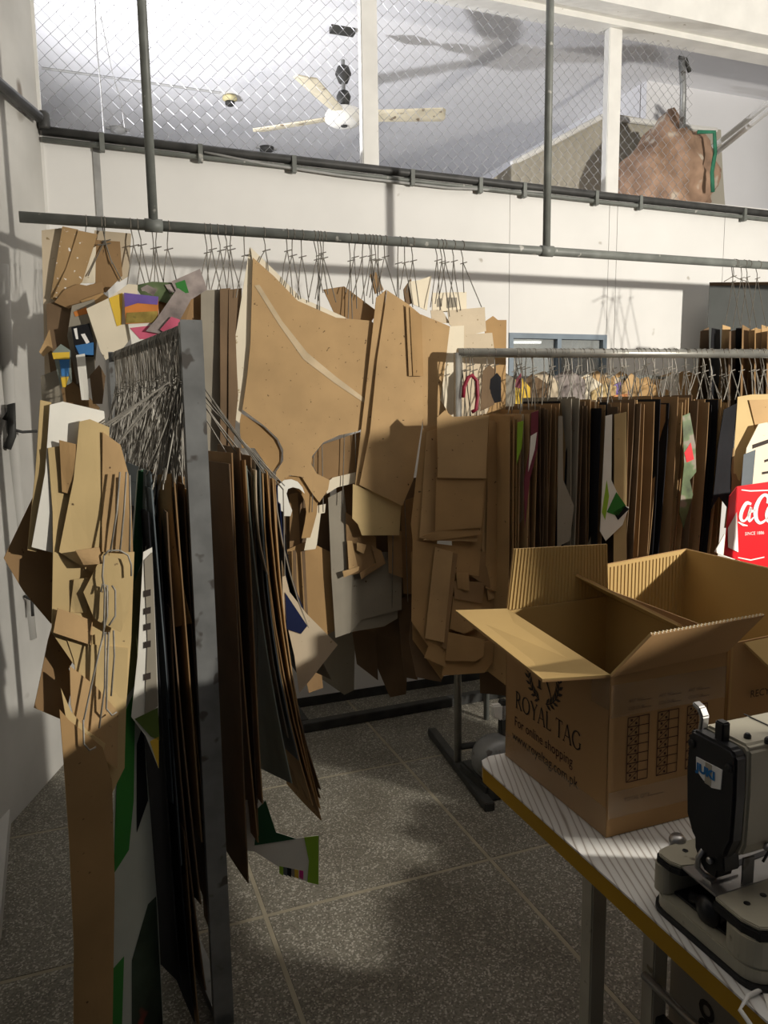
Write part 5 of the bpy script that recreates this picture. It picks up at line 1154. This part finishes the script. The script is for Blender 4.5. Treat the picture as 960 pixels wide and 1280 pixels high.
# white paper and cable at the frame corner
t = thing('paper_slip', atz(965, 1250, TZ), 'small white paper slip at the bottom right corner of the table', 'paper')
MB().prism([atz(953, 1240, TZ + .001), atz(985, 1230, TZ + .001), atz(990, 1270, TZ + .001), atz(960, 1262, TZ + .001)], Z * 0.0008).build('slip', WHITEP, t)
t = thing('white_cable', atz(930, 1262, TZ), 'white cable looping over the table edge at the bottom right', 'cable')
MB().tube([L(A0 - .004, .46, -.05), atz(925, 1262, TZ + .006), atz(935, 1245, TZ + .004), atz(955, 1235, TZ + .004), atz(985, 1228, TZ + .004)], 0.003, 8).build('cable', TRIMW, t, True)

# dark motor unit and white lever beyond the far end of the table
mt_ = thing('floor_motor', atz(625, 1010, 0), 'dark grey motor unit with a white lever standing beyond the table end', 'motor')
mc = atz(628, 1000, 0)
MB().box(mc - W * .07, W * 0.22, N * 0.24, Z * 0.07).build('base', STAND, mt_, bevel=.01)
MB().lathe(mc + Z * 0.13 + W * 0.02 + N * .02, [(0.02, 0), (0.085, 0.01), (0.095, 0.04), (0.095, 0.10), (0.08, 0.13), (.02, .14)], 24, N).build('belt_guard', GALV, mt_, True)
MB().box(mc + W * 0.05 + N * 0.1, W * 0.03, N * 0.03, Z * 0.36).build('column', STAND, mt_, bevel=.004)
lv = on(624, 890, mc + N * 0.1, N)
MB().prism([lv + W * a_ + Z * z_ for a_, z_ in ((-.03, .03), (.07, .025), (.07, -.03), (.02, -.045), (-.025, -.02))], N * 0.03).build('lever', TRIMW, mt_, bevel=.005)

# ================================================================== unseen things added beyond the right edge to cast shade
ut = thing('shade_side_table', V((1.7, 1.3, 0)), 'unseen side table added to carry shade cartons right of the sewing table', 'table')  # made-up table that carries the shade casters and blocks light below its top
MB().box((1.46, 0.2, 0.74), (0.5, 0, 0), (0, 1.85, 0), (0, 0, 0.03)).build('top', LAMIN, ut)
for x_, y_ in ((1.48, 0.22), (1.90, 0.22), (1.48, 1.99), (1.90, 1.99)): MB().box((x_, y_, 0), (0.04, 0, 0), (0, 0.04, 0), (0, 0, 0.74)).build('leg', LEGM, ut)
MB().box((1.47, 0.24, 0.02), (0.018, 0, 0), (0, 1.77, 0), (0, 0, 0.72)).build('shade_panel', LEGM, ut)
def carton(x0, y0, w, d, z0, h, lab):  # unseen cartons sized to throw shade on the floor, table and boxes
    t = thing('shade_carton', V((x0 + w / 2, y0 + d / 2, z0)), lab, 'carton', 'unseen shade cartons at right')
    MB().box((x0, y0, z0), (w, 0, 0), (0, d, 0), (0, 0, h)).build('body', BOXM, t, bevel=.003)
    MB().box((x0 - .0005, y0 + d / 2 - .03, z0 + .002), (w + .001, 0, 0), (0, .06, 0), (0, 0, h - .0015)).build('tape', TAPE, t)
carton(1.48, 0.30, .42, .34, .7705, .36, 'lower added shade carton at the near end of the side table'); carton(1.48, 0.32, .40, .32, 1.131, .33, 'upper added shade carton at the near end of the side table')
carton(1.48, 0.65, .40, .33, .7705, .34, 'lower added shade carton in the middle of the side table'); carton(1.48, 0.66, .38, .32, 1.111, .36, 'upper added shade carton in the middle of the side table')
carton(1.48, 1.125, .36, .195, .7705, .36, 'lower added shade carton at the far half of the side table'); carton(1.48, 1.125, .35, .19, 1.131, .335, 'upper added shade carton at the far half of the side table')
carton(1.48, 1.45, .20, .22, .7705, .155, 'flat added shade carton on the side table'); carton(1.48, 1.68, .18, .08, .7705, .135, 'narrow added shade carton on the side table')
carton(1.48, 1.78, .18, .07, .7705, .09, 'lowest narrow added shade carton on the side table'); carton(1.48, 1.865, .18, .05, .7705, .135, 'second narrow added shade carton on the side table'); carton(1.48, 1.925, .18, .10, .7705, .115, 'last narrow added shade carton on the side table')
for k_ in range(4): carton(1.46 + .01 * (k_ % 2), 2.09, .36, .26, .0005 + k_ * .4305, .43, '%s added shade carton from the floor in the tall stack by the rack' % ORD[k_])  # stack added out of view to shade the brown pattern stack

fr_ = thing('shade_roll', V((1.55, 1.39, .7705)), 'unseen upright roll of pale fabric added for shade on the side table', 'shade roll')  # roll added out of view to shade the near rack boards
MB().lathe(V((1.55, 1.39, .771)), [(.058, 0), (.06, .01), (.06, .90), (.058, .91)], 20).build('cloth', PALE, fr_, True)
MB().lathe(V((1.55, 1.39, 1.68)), [(.02, 0), (.02, .03)], 12).build('core', KRAFT, fr_, True)
